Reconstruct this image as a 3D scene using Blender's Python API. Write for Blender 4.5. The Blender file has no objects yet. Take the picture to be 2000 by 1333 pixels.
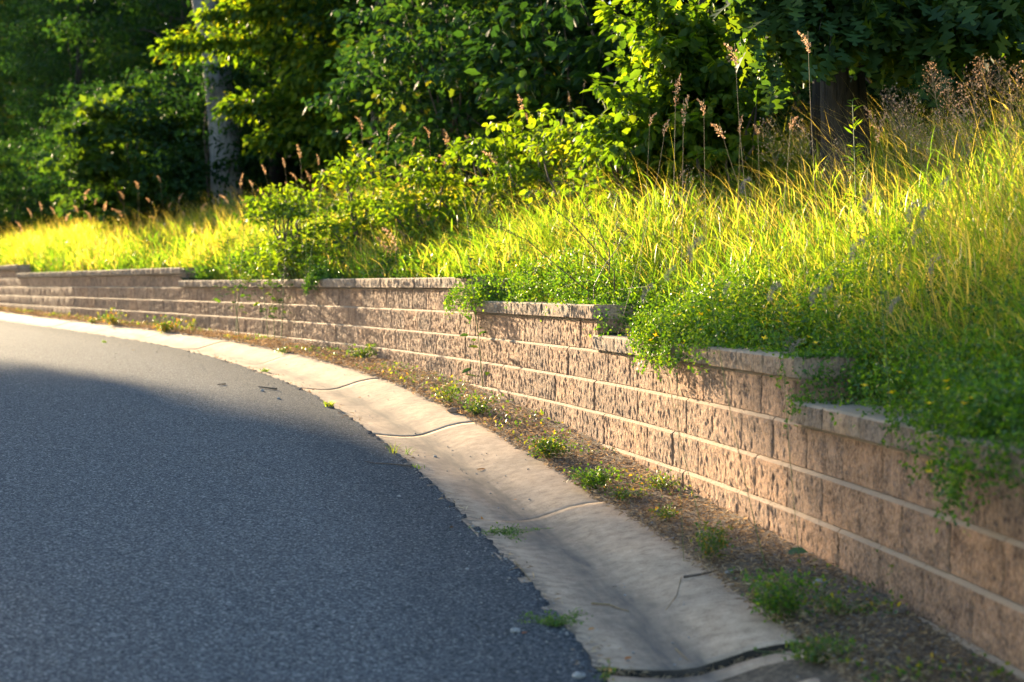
import bpy, math, random
import numpy as np
from mathutils import Vector, Matrix, noise
R = math.radians
random.seed(7); rng = np.random.default_rng(11)
S = bpy.context.scene
COL = S.collection

# ------------------------------------------------------------------ camera, sky, sun, exposure
PITCH = math.atan(109.2/3100)
cam = bpy.data.cameras.new('camera'); cam_o = bpy.data.objects.new('camera', cam); COL.objects.link(cam_o)
cam.sensor_width = 36; cam.lens = 36*3100/2000; cam.clip_start = .05; cam.clip_end = 3000
cam_o.location = (0, 0, 0); cam_o.rotation_euler = (math.pi/2-PITCH, 0, 0)
cam.dof.use_dof = True; cam.dof.focus_distance = 10.3; cam.dof.aperture_fstop = 2.5
S.camera = cam_o

SUN_AZ, SUN_EL = R(28.5), R(12.5)      # azimuth measured from +Y towards -X
sdir = Vector((-math.sin(SUN_AZ)*math.cos(SUN_EL), math.cos(SUN_AZ)*math.cos(SUN_EL), math.sin(SUN_EL)))
w = bpy.data.worlds.new('World'); S.world = w; w.use_nodes = True
nt = w.node_tree; bg = nt.nodes['Background']
sky = nt.nodes.new('ShaderNodeTexSky'); sky.sky_type = 'NISHITA'; sky.sun_disc = False
sky.sun_elevation = SUN_EL; sky.sun_rotation = -SUN_AZ
nt.links.new(sky.outputs[0], bg.inputs[0]); sky.dust_density = .6; sky.ozone_density = 1.6; sky.air_density = 1.0
bg.inputs[1].default_value = .14
sun = bpy.data.lights.new('sun', 'SUN'); sun.energy = 5.0; sun.angle = R(.53); sun.color = (1, .77, .47)
sun_o = bpy.data.objects.new('sun', sun); COL.objects.link(sun_o)
sun_o.rotation_euler = sdir.to_track_quat('Z', 'Y').to_euler()
vs = S.view_settings; vs.view_transform = 'Standard'; vs.look = 'None'; vs.exposure = 2.45; vs.gamma = 1; vs.use_curve_mapping = False
S.cycles.max_bounces = 8; S.cycles.transmission_bounces = 5; S.cycles.diffuse_bounces = 4

# ------------------------------------------------------------------ the lie of the land
Q = [-0.08964374196882163, 0.2866423178305135, 1.4891313958785606, -4.6788399189144165, -6.260261121089181, 0.08086831127361364]
def wall_x(Y):
    Y = np.asarray(Y, float); u = (np.clip(Y, 4, 31)-12)/20
    x4s = -.0944
    return np.polyval(Q, u) - .515*np.maximum(Y-31, 0) + x4s*np.minimum(Y-4, 0) - .008*np.minimum(Y-4, 0)**2
TY = np.linspace(-14, 150, 8201); TX = wall_x(TY)
dX = np.gradient(TX, TY); LN = np.sqrt(1+dX**2)
NX, NY = -1/LN, dX/LN                      # normal pointing to the road
ARC = np.concatenate([[0], np.cumsum(np.hypot(np.diff(TX), np.diff(TY)))])
def itp(Y, A): return np.interp(Y, TY, A)
def pt(Yw, t): return itp(Yw, TX)+t*itp(Yw, NX), Yw+t*itp(Yw, NY)
ZBY = [-14, 0, 5, 6.2, 7, 8, 9, 10, 12, 14, 17, 20, 25, 31, 38, 60, 150]
ZBZ = [-1.45, -1.36, -1.29, -1.245, -1.21, -1.185, -1.14, -1.075, -.945, -.83, -.745, -.69, -.66, -.62, -.55, -.4, -.2]
def zb(Y): return (np.interp(Y-.3, ZBY, ZBZ)+np.interp(Y+.3, ZBY, ZBZ)+np.interp(Y, ZBY, ZBZ))/3
def nz(n): return -.2*(n+.14)
# cap segments: (Yfar, Yend, n of the line the cap lies on)
SEG = [(52, 36.3, -2), (36.3, 24.2, -1), (24.2, 13.42, 0), (13.42, 10.5, 1), (10.5, 7.24, 2), (7.24, 3.75, 3), (3.75, -1, 4), (-1, -8, 4)]
def captop(Y):
    Y = np.asarray(Y, float); z = np.full(Y.shape, nz(-2)+.1)
    for a, b, n in SEG: z = np.where((Y <= a) & (Y > b), nz(n)+.1, z)
    return z
soilY = [-14, 2, 5.5, 9, 12, 19, 30, 44, 60, 150]; soilZ = [nz(4), nz(4)+.05, nz(3)+.05, nz(2)+.05, nz(1)+.05, nz(0)+.06, nz(-1)+.06, nz(-2)+.06, .7, 1.4]
def znoise(x, y): return .05*np.sin(x*1.7+1.3*np.sin(y*.9))+.04*np.sin(y*2.3+x*.6)
def bank(Y, d, x, y):
    e = np.minimum(np.interp(Y, soilY, soilZ), captop(Y)-.035)
    z = e+.27*np.minimum(np.maximum(d-.3, 0), 4.2)+.06*np.clip(d-4.5, 0, 3)+.34*np.maximum(d-7.5, 0)
    return z + znoise(x, y)*np.clip((d-.3)/1.2, 0, 1)
def gut(t):      # gutter profile
    return np.interp(t, [.40, .52, .62, .72, .82, .90, .97, 1.06, 1.16, 1.27, 1.32], [-.002, -.002, -.010, -.029, -.060, -.083, -.092, -.090, -.080, -.066, -.060])
def ground_z(X, Y):
    X = np.atleast_1d(np.asarray(X, float)); Y = np.atleast_1d(np.asarray(Y, float)); o = np.zeros(X.shape); Yn = np.zeros(X.shape); T = np.zeros(X.shape)
    for k in range(len(X)):
        i = np.argmin((TX-X[k])**2+(TY-Y[k])**2)
        t = (X[k]-TX[i])*NX[i]+(Y[k]-TY[i])*NY[i]; Yn[k] = TY[i]; T[k] = t
        if t < -.02: o[k] = bank(TY[i:i+1], np.array([-t]), X[k:k+1], Y[k:k+1])[0]
        elif t < .5: o[k] = zb(TY[i])+.02
        elif t < 1.28: o[k] = zb(TY[i])+gut(t)
        else: o[k] = zb(TY[i])-.052+.012*min(t-1.27, 4)
    return o, Yn, T
CA, SA = math.cos(PITCH), math.sin(PITCH)
def ray(px, py):
    dx, dz = (px-1000)/3100, -(py-666.5)/3100
    return np.array([dx, CA+dz*SA, dz*CA-SA])
def at(px, py, Y):
    r = ray(px, py); return r*(Y/r[1])
def on_ground(px, py):
    r = ray(px, py); prev = 3.
    for k in np.arange(3.5, 50, .1):
        p = r*k; g, _, _ = ground_z(p[0], p[1])
        if p[2] <= g[0]:
            for j in np.arange(k-.1, k+.01, .01):
                p = r*j; g, a, b = ground_z(p[0], p[1])
                if p[2] <= g[0]: break
            return Vector((p[0], p[1], g[0])), a[0], b[0]
    return Vector(r*30), 30, 0

# ------------------------------------------------------------------ helpers
def tag(o, label=None, cat=None, group=None, kind=None):
    for k, v in (('label', label), ('category', cat), ('group', group), ('kind', kind)):
        if v: o[k] = v
    return o
def link(name, me, parent=None, loc=None):
    o = bpy.data.objects.new(name, me); COL.objects.link(o)
    if parent: o.parent = parent
    if loc is not None: o.location = loc
    return o
def empty(name, loc, label, cat, group=None):
    o = bpy.data.objects.new(name, None); COL.objects.link(o); o.location = loc; o.empty_display_size = .1
    return tag(o, label, cat, group)
def mesh_np(name, V, F, mat, rnd=None, uv=None, smooth=False):
    """V (n,3), F (m,k) all faces of k corners"""
    V = np.ascontiguousarray(V, np.float32); F = np.ascontiguousarray(F, np.int32); m, k = F.shape
    me = bpy.data.meshes.new(name); me.vertices.add(len(V)); me.vertices.foreach_set('co', V.ravel())
    me.loops.add(m*k); me.loops.foreach_set('vertex_index', F.ravel())
    me.polygons.add(m); me.polygons.foreach_set('loop_start', np.arange(m, dtype=np.int32)*k)
    if smooth: me.polygons.foreach_set('use_smooth', np.ones(m, bool))
    if rnd is not None:
        a = me.attributes.new('rnd', 'FLOAT', 'POINT'); a.data.foreach_set('value', np.ascontiguousarray(rnd, np.float32))
    if uv is not None:
        l = me.uv_layers.new(name='UVMap'); l.data.foreach_set('uv', np.ascontiguousarray(uv[F.ravel()], np.float32).ravel())
    me.materials.append(mat); me.update(calc_edges=True); return me
def join_np(parts):
    """parts: list of (V,F) with same k"""
    Vs, Fs, n = [], [], 0
    for V, F in parts: Vs.append(V); Fs.append(np.asarray(F)+n); n += len(V)
    return np.concatenate(Vs), np.concatenate(Fs)
def grid(nu, nv):
    i, j = np.meshgrid(np.arange(nu-1), np.arange(nv-1), indexing='ij'); a = (i*nv+j).ravel()
    return np.stack([a, a+1, a+nv+1, a+nv], 1)
def unit(v): return v/np.maximum(np.linalg.norm(v, axis=-1, keepdims=True), 1e-9)

# ------------------------------------------------------------------ materials
def newmat(name):
    m = bpy.data.materials.new(name); m.use_nodes = True; t = m.node_tree; p = t.nodes['Principled BSDF']
    return m, t, p
def N(t, typ, **kw):
    n = t.nodes.new(typ)
    for k, v in kw.items():
        if k.startswith('i_'): n.inputs[k[2:].replace('_', ' ')].default_value = v
        else: setattr(n, k, v)
    return n
def ramp(t, fac, stops):
    r = t.nodes.new('ShaderNodeValToRGB'); e = r.color_ramp.elements
    while len(e) > 1: e.remove(e[0])
    e[0].position = stops[0][0]; e[0].color = (*stops[0][1], 1)
    for p, c in stops[1:]:
        x = e.new(p); x.color = (*c, 1)
    t.links.new(fac, r.inputs[0]); return r.outputs[0]
def mixc(t, fac, a, b, mode='MIX'):
    m = t.nodes.new('ShaderNodeMix'); m.data_type = 'RGBA'; m.blend_type = mode
    for s, v in ((m.inputs[0], fac), (m.inputs[6], a), (m.inputs[7], b)):
        if hasattr(v, 'links'): t.links.new(v, s)
        else: s.default_value = v if not isinstance(v, tuple) else (*v, 1)
    return m.outputs[2]
def math_(t, op, a, b=0., clamp=False):
    m = t.nodes.new('ShaderNodeMath'); m.operation = op; m.use_clamp = clamp
    for s, v in zip(m.inputs, (a, b)):
        if hasattr(v, 'links'): t.links.new(v, s)
        else: s.default_value = v
    return m.outputs[0]
def noise_(t, vec, scale, detail=4, rough=.6):
    n = t.nodes.new('ShaderNodeTexNoise'); n.inputs['Scale'].default_value = scale; n.inputs['Detail'].default_value = detail; n.inputs['Roughness'].default_value = rough
    if vec is not None: t.links.new(vec, n.inputs['Vector'])
    return n.outputs[0]
def mapped(t, vec, sc):
    m = t.nodes.new('ShaderNodeMapping'); m.inputs['Scale'].default_value = sc; t.links.new(vec, m.inputs[0]); return m.outputs[0]
def bump(t, p, h, strength=1, dist=.01, prev=None):
    b = t.nodes.new('ShaderNodeBump'); b.inputs['Strength'].default_value = strength; b.inputs['Distance'].default_value = dist
    t.links.new(h, b.inputs['Height'])
    if prev is not None: t.links.new(prev, b.inputs['Normal'])
    t.links.new(b.outputs[0], p.inputs['Normal']); return b.outputs[0]
def objvec(t): return t.nodes.new('ShaderNodeTexCoord').outputs['Object']
def worldpos(t): return t.nodes.new('ShaderNodeNewGeometry').outputs['Position']

def mat_leaf(name, stops, trans=.45, rough=.4, spec=.5, tmul=(1.5, 1.35, .35)):
    m, t, p = newmat(name)
    a = t.nodes.new('ShaderNodeAttribute'); a.attribute_name = 'rnd'
    oi = t.nodes.new('ShaderNodeObjectInfo')
    f = math_(t, 'ADD', a.outputs['Fac'], math_(t, 'MULTIPLY', math_(t, 'SUBTRACT', oi.outputs['Random'], .5), .35))
    c = ramp(t, f, stops); t.links.new(c, p.inputs['Base Color']); p.inputs['Roughness'].default_value = rough
    p.inputs['Specular IOR Level'].default_value = spec
    tr = t.nodes.new('ShaderNodeBsdfTranslucent')
    tc = mixc(t, 1., c, tmul, 'MULTIPLY'); t.links.new(tc, tr.inputs[0])
    mx = t.nodes.new('ShaderNodeMixShader'); mx.inputs[0].default_value = trans
    out = t.nodes['Material Output']; t.links.new(p.outputs[0], mx.inputs[1]); t.links.new(tr.outputs[0], mx.inputs[2]); t.links.new(mx.outputs[0], out.inputs[0])
    return m
G = lambda *a: a
M = {}
M['grass'] = mat_leaf('grass_blades', [(0, G(.03, .07, .016)), (.3, G(.06, .12, .018)), (.5, G(.10, .165, .025)), (.72, G(.15, .19, .03)), (.86, G(.24, .21, .07)), (1, G(.34, .26, .15))], .6, .45, .35, (2.65, 2.55, .55))
M['trefoil'] = mat_leaf('trefoil_leaves', [(0, G(.02, .06, .012)), (.6, G(.05, .13, .014)), (1, G(.12, .20, .02))], .5, .45, .4, (2.6, 2.2, .4))
M['weed'] = mat_leaf('weed_leaves', [(0, G(.03, .08, .015)), (.6, G(.07, .14, .018)), (.9, G(.17, .18, .03)), (1, G(.3, .15, .03))], .45, .45, .4, (2.4, 2.0, .5))
M['leaf_dark'] = mat_leaf('shade_tone_leaves', [(0, G(.010, .030, .015)), (.6, G(.022, .060, .020)), (.95, G(.06, .105, .018)), (1, G(.12, .12, .02))], .4, .65, .15, (1.9, 1.9, .5))  # darker greens put the wood's shade into the leaf colour
M['leaf_lit'] = mat_leaf('sunlit_tone_leaves', [(0, G(.025, .06, .012)), (.5, G(.065, .12, .015)), (.9, G(.12, .165, .015)), (1, G(.20, .19, .02))], .5, .62, .25, (2.9, 2.7, .4))  # brighter copy for sunlit plants, the light put into their greens
M['leaf_oak'] = mat_leaf('oak_leaves', [(0, G(.018, .05, .018)), (.6, G(.035, .08, .018)), (1, G(.08, .12, .015))], .5, .6, .3, (3.0, 2.4, .4))
M['dry'] = mat_leaf('dry_litter', [(0, G(.10, .065, .04)), (.4, G(.27, .19, .11)), (.8, G(.45, .34, .20)), (1, G(.58, .47, .31))], .3, .8, .2, (1.2, 1, .8))
M['seed'] = mat_leaf('seed_heads', [(0, G(.24, .16, .10)), (.6, G(.42, .31, .20)), (1, G(.58, .46, .33))], .4, .6, .3, (1.6, 1.25, .9))
M['foxtail'] = mat_leaf('foxtail_bristles', [(0, G(.22, .18, .16)), (1, G(.38, .32, .28))], .35, .6, .3, (1.2, 1.05, .9))
M['petal'] = mat_leaf('yellow_petals', [(0, G(.75, .48, .01)), (1, G(.85, .62, .02))], .4, .5, .3, (1.2, 1.1, .5))
M['dark_seed'] = mat_leaf('dark_seeds', [(0, G(.05, .025, .02)), (1, G(.10, .055, .035))], .1, .7, .3, (1, 1, 1))
M['orange_leaf'] = mat_leaf('fallen_leaf', [(0, G(.30, .08, .02)), (1, G(.42, .2, .05))], .3, .6, .3, (1.4, 1, .5))

def mat_plain(name, c, rough=.8, var=.3, scale=30, bmp=.4, dist=.004):
    m, t, p = newmat(name); v = worldpos(t); n = noise_(t, v, scale, 6, .65)
    t.links.new(ramp(t, n, [(.3, tuple(x*(1-var) for x in c)), (.7, tuple(min(1, x*(1+var)) for x in c))]), p.inputs['Base Color'])
    p.inputs['Roughness'].default_value = rough; bump(t, p, n, bmp, dist); return m
M['stem'] = mat_plain('dry_stem', (.20, .13, .06), .7)
M['green_stem'] = mat_plain('green_stem', (.10, .13, .03), .6)
M['red_stem'] = mat_plain('dark_red_stem', (.07, .03, .025), .6)
M['twig'] = mat_plain('twig_bark', (.09, .065, .05), .9)
M['stone'] = mat_plain('pebble', (.22, .21, .2), .8, .4, 60)
M['stone_tan'] = mat_plain('block_chip', (.22, .16, .12), .9, .4, 80)

def mat_block(name, c0, c1, top, bevel_h, rough_scale=1.0):
    """split-face concrete: warm brown aggregate, paler cast tops"""
    m, t, p = newmat(name); v = objvec(t); oi = t.nodes.new('ShaderNodeObjectInfo')
    off = t.nodes.new('ShaderNodeVectorMath'); off.operation = 'ADD'; t.links.new(v, off.inputs[0])
    cmb = t.nodes.new('ShaderNodeCombineXYZ'); t.links.new(math_(t, 'MULTIPLY', oi.outputs['Random'], 37.), cmb.inputs[0]); t.links.new(math_(t, 'MULTIPLY', oi.outputs['Random'], 91.), cmb.inputs[2])
    t.links.new(cmb.outputs[0], off.inputs[1]); vv = off.outputs[0]
    big = noise_(t, vv, 9, 5, .6); fine = noise_(t, mapped(t, vv, (1.3, 1.3, .85)), 60*rough_scale, 5, .7); grit = noise_(t, vv, 320, 3, .7)
    col = ramp(t, math_(t, 'ADD', math_(t, 'MULTIPLY', big, .45), math_(t, 'MULTIPLY', fine, .55)), [(.40, c0), (.50, tuple((a*.35+b*.65) for a, b in zip(c0, c1))), (.58, c1)])  # relief contrast painted in: dark hollows, pale ridges
    pit_shade = noise_(t, mapped(t, vv, (1.2, 1.2, .8)), 40, 4, .7); col = mixc(t, math_(t, 'MULTIPLY', math_(t, 'GREATER_THAN', pit_shade, .585), .35), col, c0)  # flat spots of painted shade for small pits
    vo = t.nodes.new('ShaderNodeTexVoronoi'); vo.inputs['Scale'].default_value = 95; t.links.new(vv, vo.inputs['Vector'])
    col = mixc(t, math_(t, 'MULTIPLY', math_(t, 'GREATER_THAN', noise_(t, vo.outputs['Color'], 3, 0), .60), .30), col, (.16, .145, .15))
    tint = ramp(t, oi.outputs['Random'], [(0, (.78, .77, .78)), (.5, (1, .97, .95)), (1, (1.10, 1.0, .90))])
    col = mixc(t, 1., col, tint, 'MULTIPLY')
    geo = t.nodes.new('ShaderNodeNewGeometry'); sx = t.nodes.new('ShaderNodeSeparateXYZ'); t.links.new(geo.outputs['True Normal'], sx.inputs[0])
    upf = math_(t, 'MULTIPLY', math_(t, 'GREATER_THAN', sx.outputs[2], .55), .85)
    col = mixc(t, upf, col, mixc(t, big, top, tuple(x*.8 for x in top)))
    t.links.new(col, p.inputs['Base Color']); p.inputs['Roughness'].default_value = .92; p.inputs['Specular IOR Level'].default_value = .3
    b1 = bump(t, p, fine, 1., .020); bump(t, p, grit, .6, .0025, b1)
    return m
M['block'] = mat_block('split_face_block', (.115, .066, .044), (.49, .30, .19), (.47, .35, .25), .02)
M['cap'] = mat_block('split_face_cap', (.14, .095, .068), (.47, .335, .235), (.42, .335, .25), .02)

def mat_asphalt():
    m, t, p = newmat('asphalt'); v = worldpos(t); uv = t.nodes.new('ShaderNodeUVMap').outputs[0]
    g = noise_(t, v, 58, 5, .9); g2 = noise_(t, v, 260, 2, .7); lg = noise_(t, v, .6, 5, .6); md = noise_(t, v, 6, 4, .6)
    c = ramp(t, g, [(.40, (.025, .029, .034)), (.49, (.095, .102, .110)), (.55, (.20, .21, .22)), (.61, (.42, .41, .40))])
    c = mixc(t, math_(t, 'MULTIPLY', lg, .5), c, (.075, .078, .082))
    v1 = t.nodes.new('ShaderNodeTexVoronoi'); v1.inputs['Scale'].default_value = 120; t.links.new(v, v1.inputs['Vector'])
    s1 = t.nodes.new('ShaderNodeSeparateColor'); t.links.new(v1.outputs['Color'], s1.inputs[0])
    c = mixc(t, .62, c, ramp(t, s1.outputs[0], [(0, (.022, .026, .030)), (.5, (.08, .087, .095)), (.78, (.17, .178, .188)), (.93, (.28, .28, .28)), (1, (.50, .48, .45))]))
    vo = t.nodes.new('ShaderNodeTexVoronoi'); vo.inputs['Scale'].default_value = 55; t.links.new(v, vo.inputs['Vector'])
    sp = math_(t, 'MULTIPLY', math_(t, 'LESS_THAN', vo.outputs['Distance'], .22), math_(t, 'GREATER_THAN', noise_(t, vo.outputs['Color'], 4, 0), .56))
    c = mixc(t, math_(t, 'MULTIPLY', sp, .6), c, (.26, .245, .23))
    # darker band next to the gutter and a worn construction seam
    sx = t.nodes.new('ShaderNodeSeparateXYZ'); t.links.new(uv, sx.inputs[0])
    edge = math_(t, 'DIVIDE', math_(t, 'SUBTRACT', 2.25, math_(t, 'ADD', sx.outputs[1], math_(t, 'MULTIPLY', md, .35))), .55, True)
    c = mixc(t, math_(t, 'MULTIPLY', edge, .30), c, (.022, .025, .03))
    sm = math_(t, 'ABSOLUTE', math_(t, 'SUBTRACT', math_(t, 'ADD', sx.outputs[0], math_(t, 'MULTIPLY', noise_(t, v, 2.2, 3), .10)), SEAM_S))
    smf = math_(t, 'MULTIPLY', math_(t, 'LESS_THAN', sm, .018), math_(t, 'GREATER_THAN', noise_(t, v, 5, 3), .45))
    c = mixc(t, math_(t, 'MULTIPLY', smf, .7), c, (.15, .15, .15))
    t.links.new(c, p.inputs['Base Color']); p.inputs['Roughness'].default_value = .9; p.inputs['Specular IOR Level'].default_value = .02
    b = bump(t, p, g, 1., .010); bump(t, p, g2, .7, .003, b); return m
SEAM_S = float(itp(11.1, ARC))+.05
M['asphalt'] = mat_asphalt()

def mat_concrete():
    m, t, p = newmat('gutter_concrete'); uv = t.nodes.new('ShaderNodeUVMap').outputs[0]; v = worldpos(t)
    sx = t.nodes.new('ShaderNodeSeparateXYZ'); t.links.new(uv, sx.inputs[0])
    lg = noise_(t, mapped(t, uv, (1.2, 5, 1)), 1.5, 5, .6); fine = noise_(t, v, 240, 4, .7); md = noise_(t, v, 14, 5, .65)
    c = ramp(t, math_(t, 'ADD', math_(t, 'MULTIPLY', md, .6), math_(t, 'MULTIPLY', noise_(t, v, 110, 5, .85), .5)), [(.42, (.24, .168, .115)), (.55, (.37, .265, .182)), (.68, (.48, .35, .245))])
    # silt stain lying along the flow line
    d = math_(t, 'ABSOLUTE', math_(t, 'SUBTRACT', math_(t, 'ADD', sx.outputs[1], math_(t, 'MULTIPLY', math_(t, 'SUBTRACT', lg, .5), .22)), .96))
    st = math_(t, 'SUBTRACT', 1., math_(t, 'DIVIDE', d, .20), True)
    c = mixc(t, math_(t, 'MULTIPLY', math_(t, 'MULTIPLY', st, noise_(t, mapped(t, uv, (.8, 6, 1)), 2.5, 5, .65)), 1.7, True), c, (.105, .088, .075))
    e2 = math_(t, 'SUBTRACT', 1., math_(t, 'DIVIDE', math_(t, 'ABSOLUTE', math_(t, 'SUBTRACT', sx.outputs[1], 1.28)), .09), True)
    c = mixc(t, math_(t, 'MULTIPLY', math_(t, 'MULTIPLY', e2, math_(t, 'GREATER_THAN', noise_(t, v, 16, 4), .5)), .75), c, (.07, .065, .06))
    vo = t.nodes.new('ShaderNodeTexVoronoi'); vo.inputs['Scale'].default_value = 60; t.links.new(v, vo.inputs['Vector'])
    c = mixc(t, math_(t, 'MULTIPLY', math_(t, 'LESS_THAN', vo.outputs['Distance'], .16), .6), c, (.12, .09, .07))
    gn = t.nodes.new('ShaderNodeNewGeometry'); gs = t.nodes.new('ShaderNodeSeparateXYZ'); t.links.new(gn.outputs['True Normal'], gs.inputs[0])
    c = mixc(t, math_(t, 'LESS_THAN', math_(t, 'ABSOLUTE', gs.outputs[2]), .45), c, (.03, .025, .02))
    blot = noise_(t, v, 2.6, 6, .7); c = mixc(t, math_(t, 'MULTIPLY', math_(t, 'SUBTRACT', blot, .47, True), 1.6, True), c, (.16, .125, .10))
    t.links.new(c, p.inputs['Base Color']); p.inputs['Roughness'].default_value = .92; p.inputs['Specular IOR Level'].default_value = .15
    wv = noise_(t, mapped(t, uv, (85, 3, 1)), 1.0, 3, .6)       # broom strokes run across the gutter
    b = bump(t, p, wv, .45, .003); b = bump(t, p, fine, .8, .002, b); return m
M['concrete'] = mat_concrete()

def mat_soil(name, stops, sc=45, rough=.95):
    m, t, p = newmat(name); v = worldpos(t)
    a = noise_(t, v, sc, 6, .72); b_ = noise_(t, v, 3, 4, .6)
    c = ramp(t, math_(t, 'ADD', math_(t, 'MULTIPLY', a, .7), math_(t, 'MULTIPLY', b_, .3)), stops)
    t.links.new(c, p.inputs['Base Color']); p.inputs['Roughness'].default_value = rough; p.inputs['Specular IOR Level'].default_value = .2
    bump(t, p, a, 1., .03); return m
M['dirt'] = mat_soil('strip_dirt', [(.35, (.06, .048, .038)), (.5, (.15, .115, .085)), (.63, (.30, .23, .165))])
M['bank'] = mat_soil('bank_soil', [(.3, (.02, .022, .01)), (.55, (.05, .05, .02)), (.7, (.11, .085, .045))], 20)
M['floor'] = mat_soil('forest_floor', [(.3, (.012, .012, .006)), (.6, (.035, .03, .015)), (.75, (.07, .05, .025))], 8)
def mat_bark(name, c0, c1, sc=9):
    m, t, p = newmat(name); v = objvec(t)
    a = noise_(t, mapped(t, v, (1, 1, .12)), sc*2.2, 6, .7); n2 = noise_(t, v, 3, 4)
    c = ramp(t, a, [(.35, c0), (.62, c1)]); c = mixc(t, math_(t, 'MULTIPLY', n2, .35), c, c0)
    t.links.new(c, p.inputs['Base Color']); p.inputs['Roughness'].default_value = .95; bump(t, p, a, 1., .035); return m
M['bark_grey'] = mat_bark('grey_bark', (.09, .09, .09), (.30, .295, .29))
M['bark_dark'] = mat_bark('dark_bark', (.012, .009, .007), (.075, .055, .04))

# ------------------------------------------------------------------ ground, road, gutter
def strip(name, ys, ts, zf, mat, kind='structure', parent=None, jitter=None):
    Yg, Tg = np.meshgrid(ys, ts, indexing='ij')
    if jitter is not None: Tg = jitter(Yg, Tg)
    x, y = pt(Yg, Tg); z = zf(Yg, Tg, x, y)
    V = np.stack([x, y, z], -1).reshape(-1, 3); F = grid(len(ys), len(ts))
    uv = np.stack([itp(Yg, ARC), Tg], -1).reshape(-1, 2)
    me = mesh_np(name, V, F[:, ::-1], mat, uv=uv, smooth=True)
    o = link(name, me, parent)
    if kind: tag(o, kind=kind)
    return o
ysF = np.concatenate([np.arange(-12, 3, .5), np.arange(3, 22, .06), np.arange(22, 45, .15), np.arange(45, 149, 1)])
def wob(Y, a, f): return a*(np.sin(Y*f)+.6*np.sin(Y*f*2.37+1)+.35*np.sin(Y*f*5.9+2)+.25*np.sin(Y*f*13.1))
# base sheet to the horizon
gv = np.array([(-900, -700, -3.2), (900, -700, -3.2), (900, 1400, -3.2), (-900, 1400, -3.2)], float)
tag(link('ground', mesh_np('ground', gv, np.array([[0, 1, 2, 3]]), M['floor'])), kind='structure')
tsb = -np.concatenate([[.06, .12, .2, .3], np.arange(.45, 5, .2), np.arange(5, 14, .8), np.arange(14, 61, 4), [64]])
def zbank(Y, T, x, y):
    z = bank(Y, -T, x, y); z = np.where(T <= -63, -3.5, z); return z
strip('bank', ysF[::2], tsb, zbank, M['bank'])
def jd(Y, T):
    return np.where(T > .5, .56+wob(Y, .022, 3.1)+wob(Y, .012, 11), T)
tsd = [-.12, .0, .06, .14, .22, .30, .38, .44, .49, .55]
def zdirt(Y, T, x, y):
    z = zb(Y)+.03-.02*np.clip(T/.5, 0, 1)+.010*np.sin(x*21+2*np.sin(y*13))*np.sin(y*17)+.006*np.sin(x*57)*np.sin(y*49)
    return np.where(T > .53, zb(Y)-.02, z)
strip('verge_dirt', ysF, tsd, zdirt, M['dirt'], jitter=jd)
gutter = empty('gutter', (0, 0, 0), None, None); tag(gutter, kind='structure')
JY = [5.66, 8.58, 11.5, 14.25, 17.1, 19.9, 22.7, 25.5, 28.3, 31.1, 34, 37, 40, 44]
JY = [-6, -3, 0, 2.75]+JY
tg = np.array([.40, .52, .57, .62, .67, .72, .77, .82, .86, .90, .94, .97, 1.01, 1.06, 1.11, 1.16, 1.22, 1.28, 1.32])
for a, b in zip(JY[:-1], JY[1:]):
    gap = .021 if abs(a-5.66) < .01 else (.0022)
    gapb = .021 if abs(b-5.66) < .01 else (.0022)
    n = max(3, int((b-a)/.06)); ys = np.linspace(a+gap, b-gapb, n); ys = np.concatenate([[ys[0]-.0005], ys, [ys[-1]+.0005]])
    tilt = random.uniform(-.004, .004) if a > 6 else .006
    def zg(Y, T, x, y, a=a, b=b, ys=ys, tilt=tilt):
        z = zb(Y)+gut(T)+tilt*(Y-a)/(b-a)+.002*np.sin(Y*9+T*7)
        z = z-.0015*np.exp(-(Y-a)/.012)-.0015*np.exp(-(b-Y)/.012)
        z = z-(.022 if abs(b-5.66) < .01 else 0)*np.clip((Y-a)/(b-a), 0, 1)
        z = np.where((Y <= ys[0]+1e-9) | (Y >= ys[-1]-1e-9), z-.09, z); return z
    def jg(Y, T, a=a, b=b):
        return T
    o_ = strip('concrete_slab', ys, tg, zg, M['concrete'], kind=None, parent=gutter)
    if abs(a-5.66) < .01 or abs(b-5.66) < .01:      # the broken joint has uneven edges
        for v_ in o_.data.vertices:
            d_ = min(abs(v_.co.y-(5.66+.45)), 1)
            v_.co.y += .010*noise.noise(Vector((v_.co.x*14, 3.1 if a > 5 else 8.2, 0)))+.005*noise.noise(Vector((v_.co.x*50, 1.1 if a > 5 else 5.2, 0)))
strip('gutter_bed', ysF, tg, lambda Y, T, x, y: zb(Y)+gut(T)-np.where(np.abs(Y-5.66) < .12, .05, .012), M['dirt'])
def ja(Y, T): return np.where(T < 1.31, T+wob(Y, .012, 4.3)+wob(Y, .003, 17), T)
def za(Y, T, x, y):
    z = zb(Y)-.050+.012*np.minimum(T-1.27, 4)-.012*np.maximum(T-5.3, 0); z = np.where(T < 1.27, zb(Y)-.11, z)
    return z + np.where((T > 1.275) & (T < 1.36), -.006, 0)
strip('road', ysF, np.array([1.262, 1.282, 1.32, 1.4, 1.5, 1.7, 2, 2.5, 3, 3.7, 4.5, 5.3, 6.5, 8, 9.3]), za, M['asphalt'], jitter=ja)
strip('far_verge', ysF[::3], np.array([9.25, 9.5, 11, 14, 20, 26, 26.5]), lambda Y, T, x, y: np.where(T > 26.3, -3.5, zb(Y)-.07+.06*(T-9.25)), M['bank'])

strip('light_seal_sheet', ysF[::2], np.array([-.15, -.14]), lambda Y, T, x, y: np.where(T < -.145, captop(Y)-.06, zb(Y)-.4), M['dirt'])  # unseen sheet inside the wall, added to stop light leaking through course slits
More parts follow.
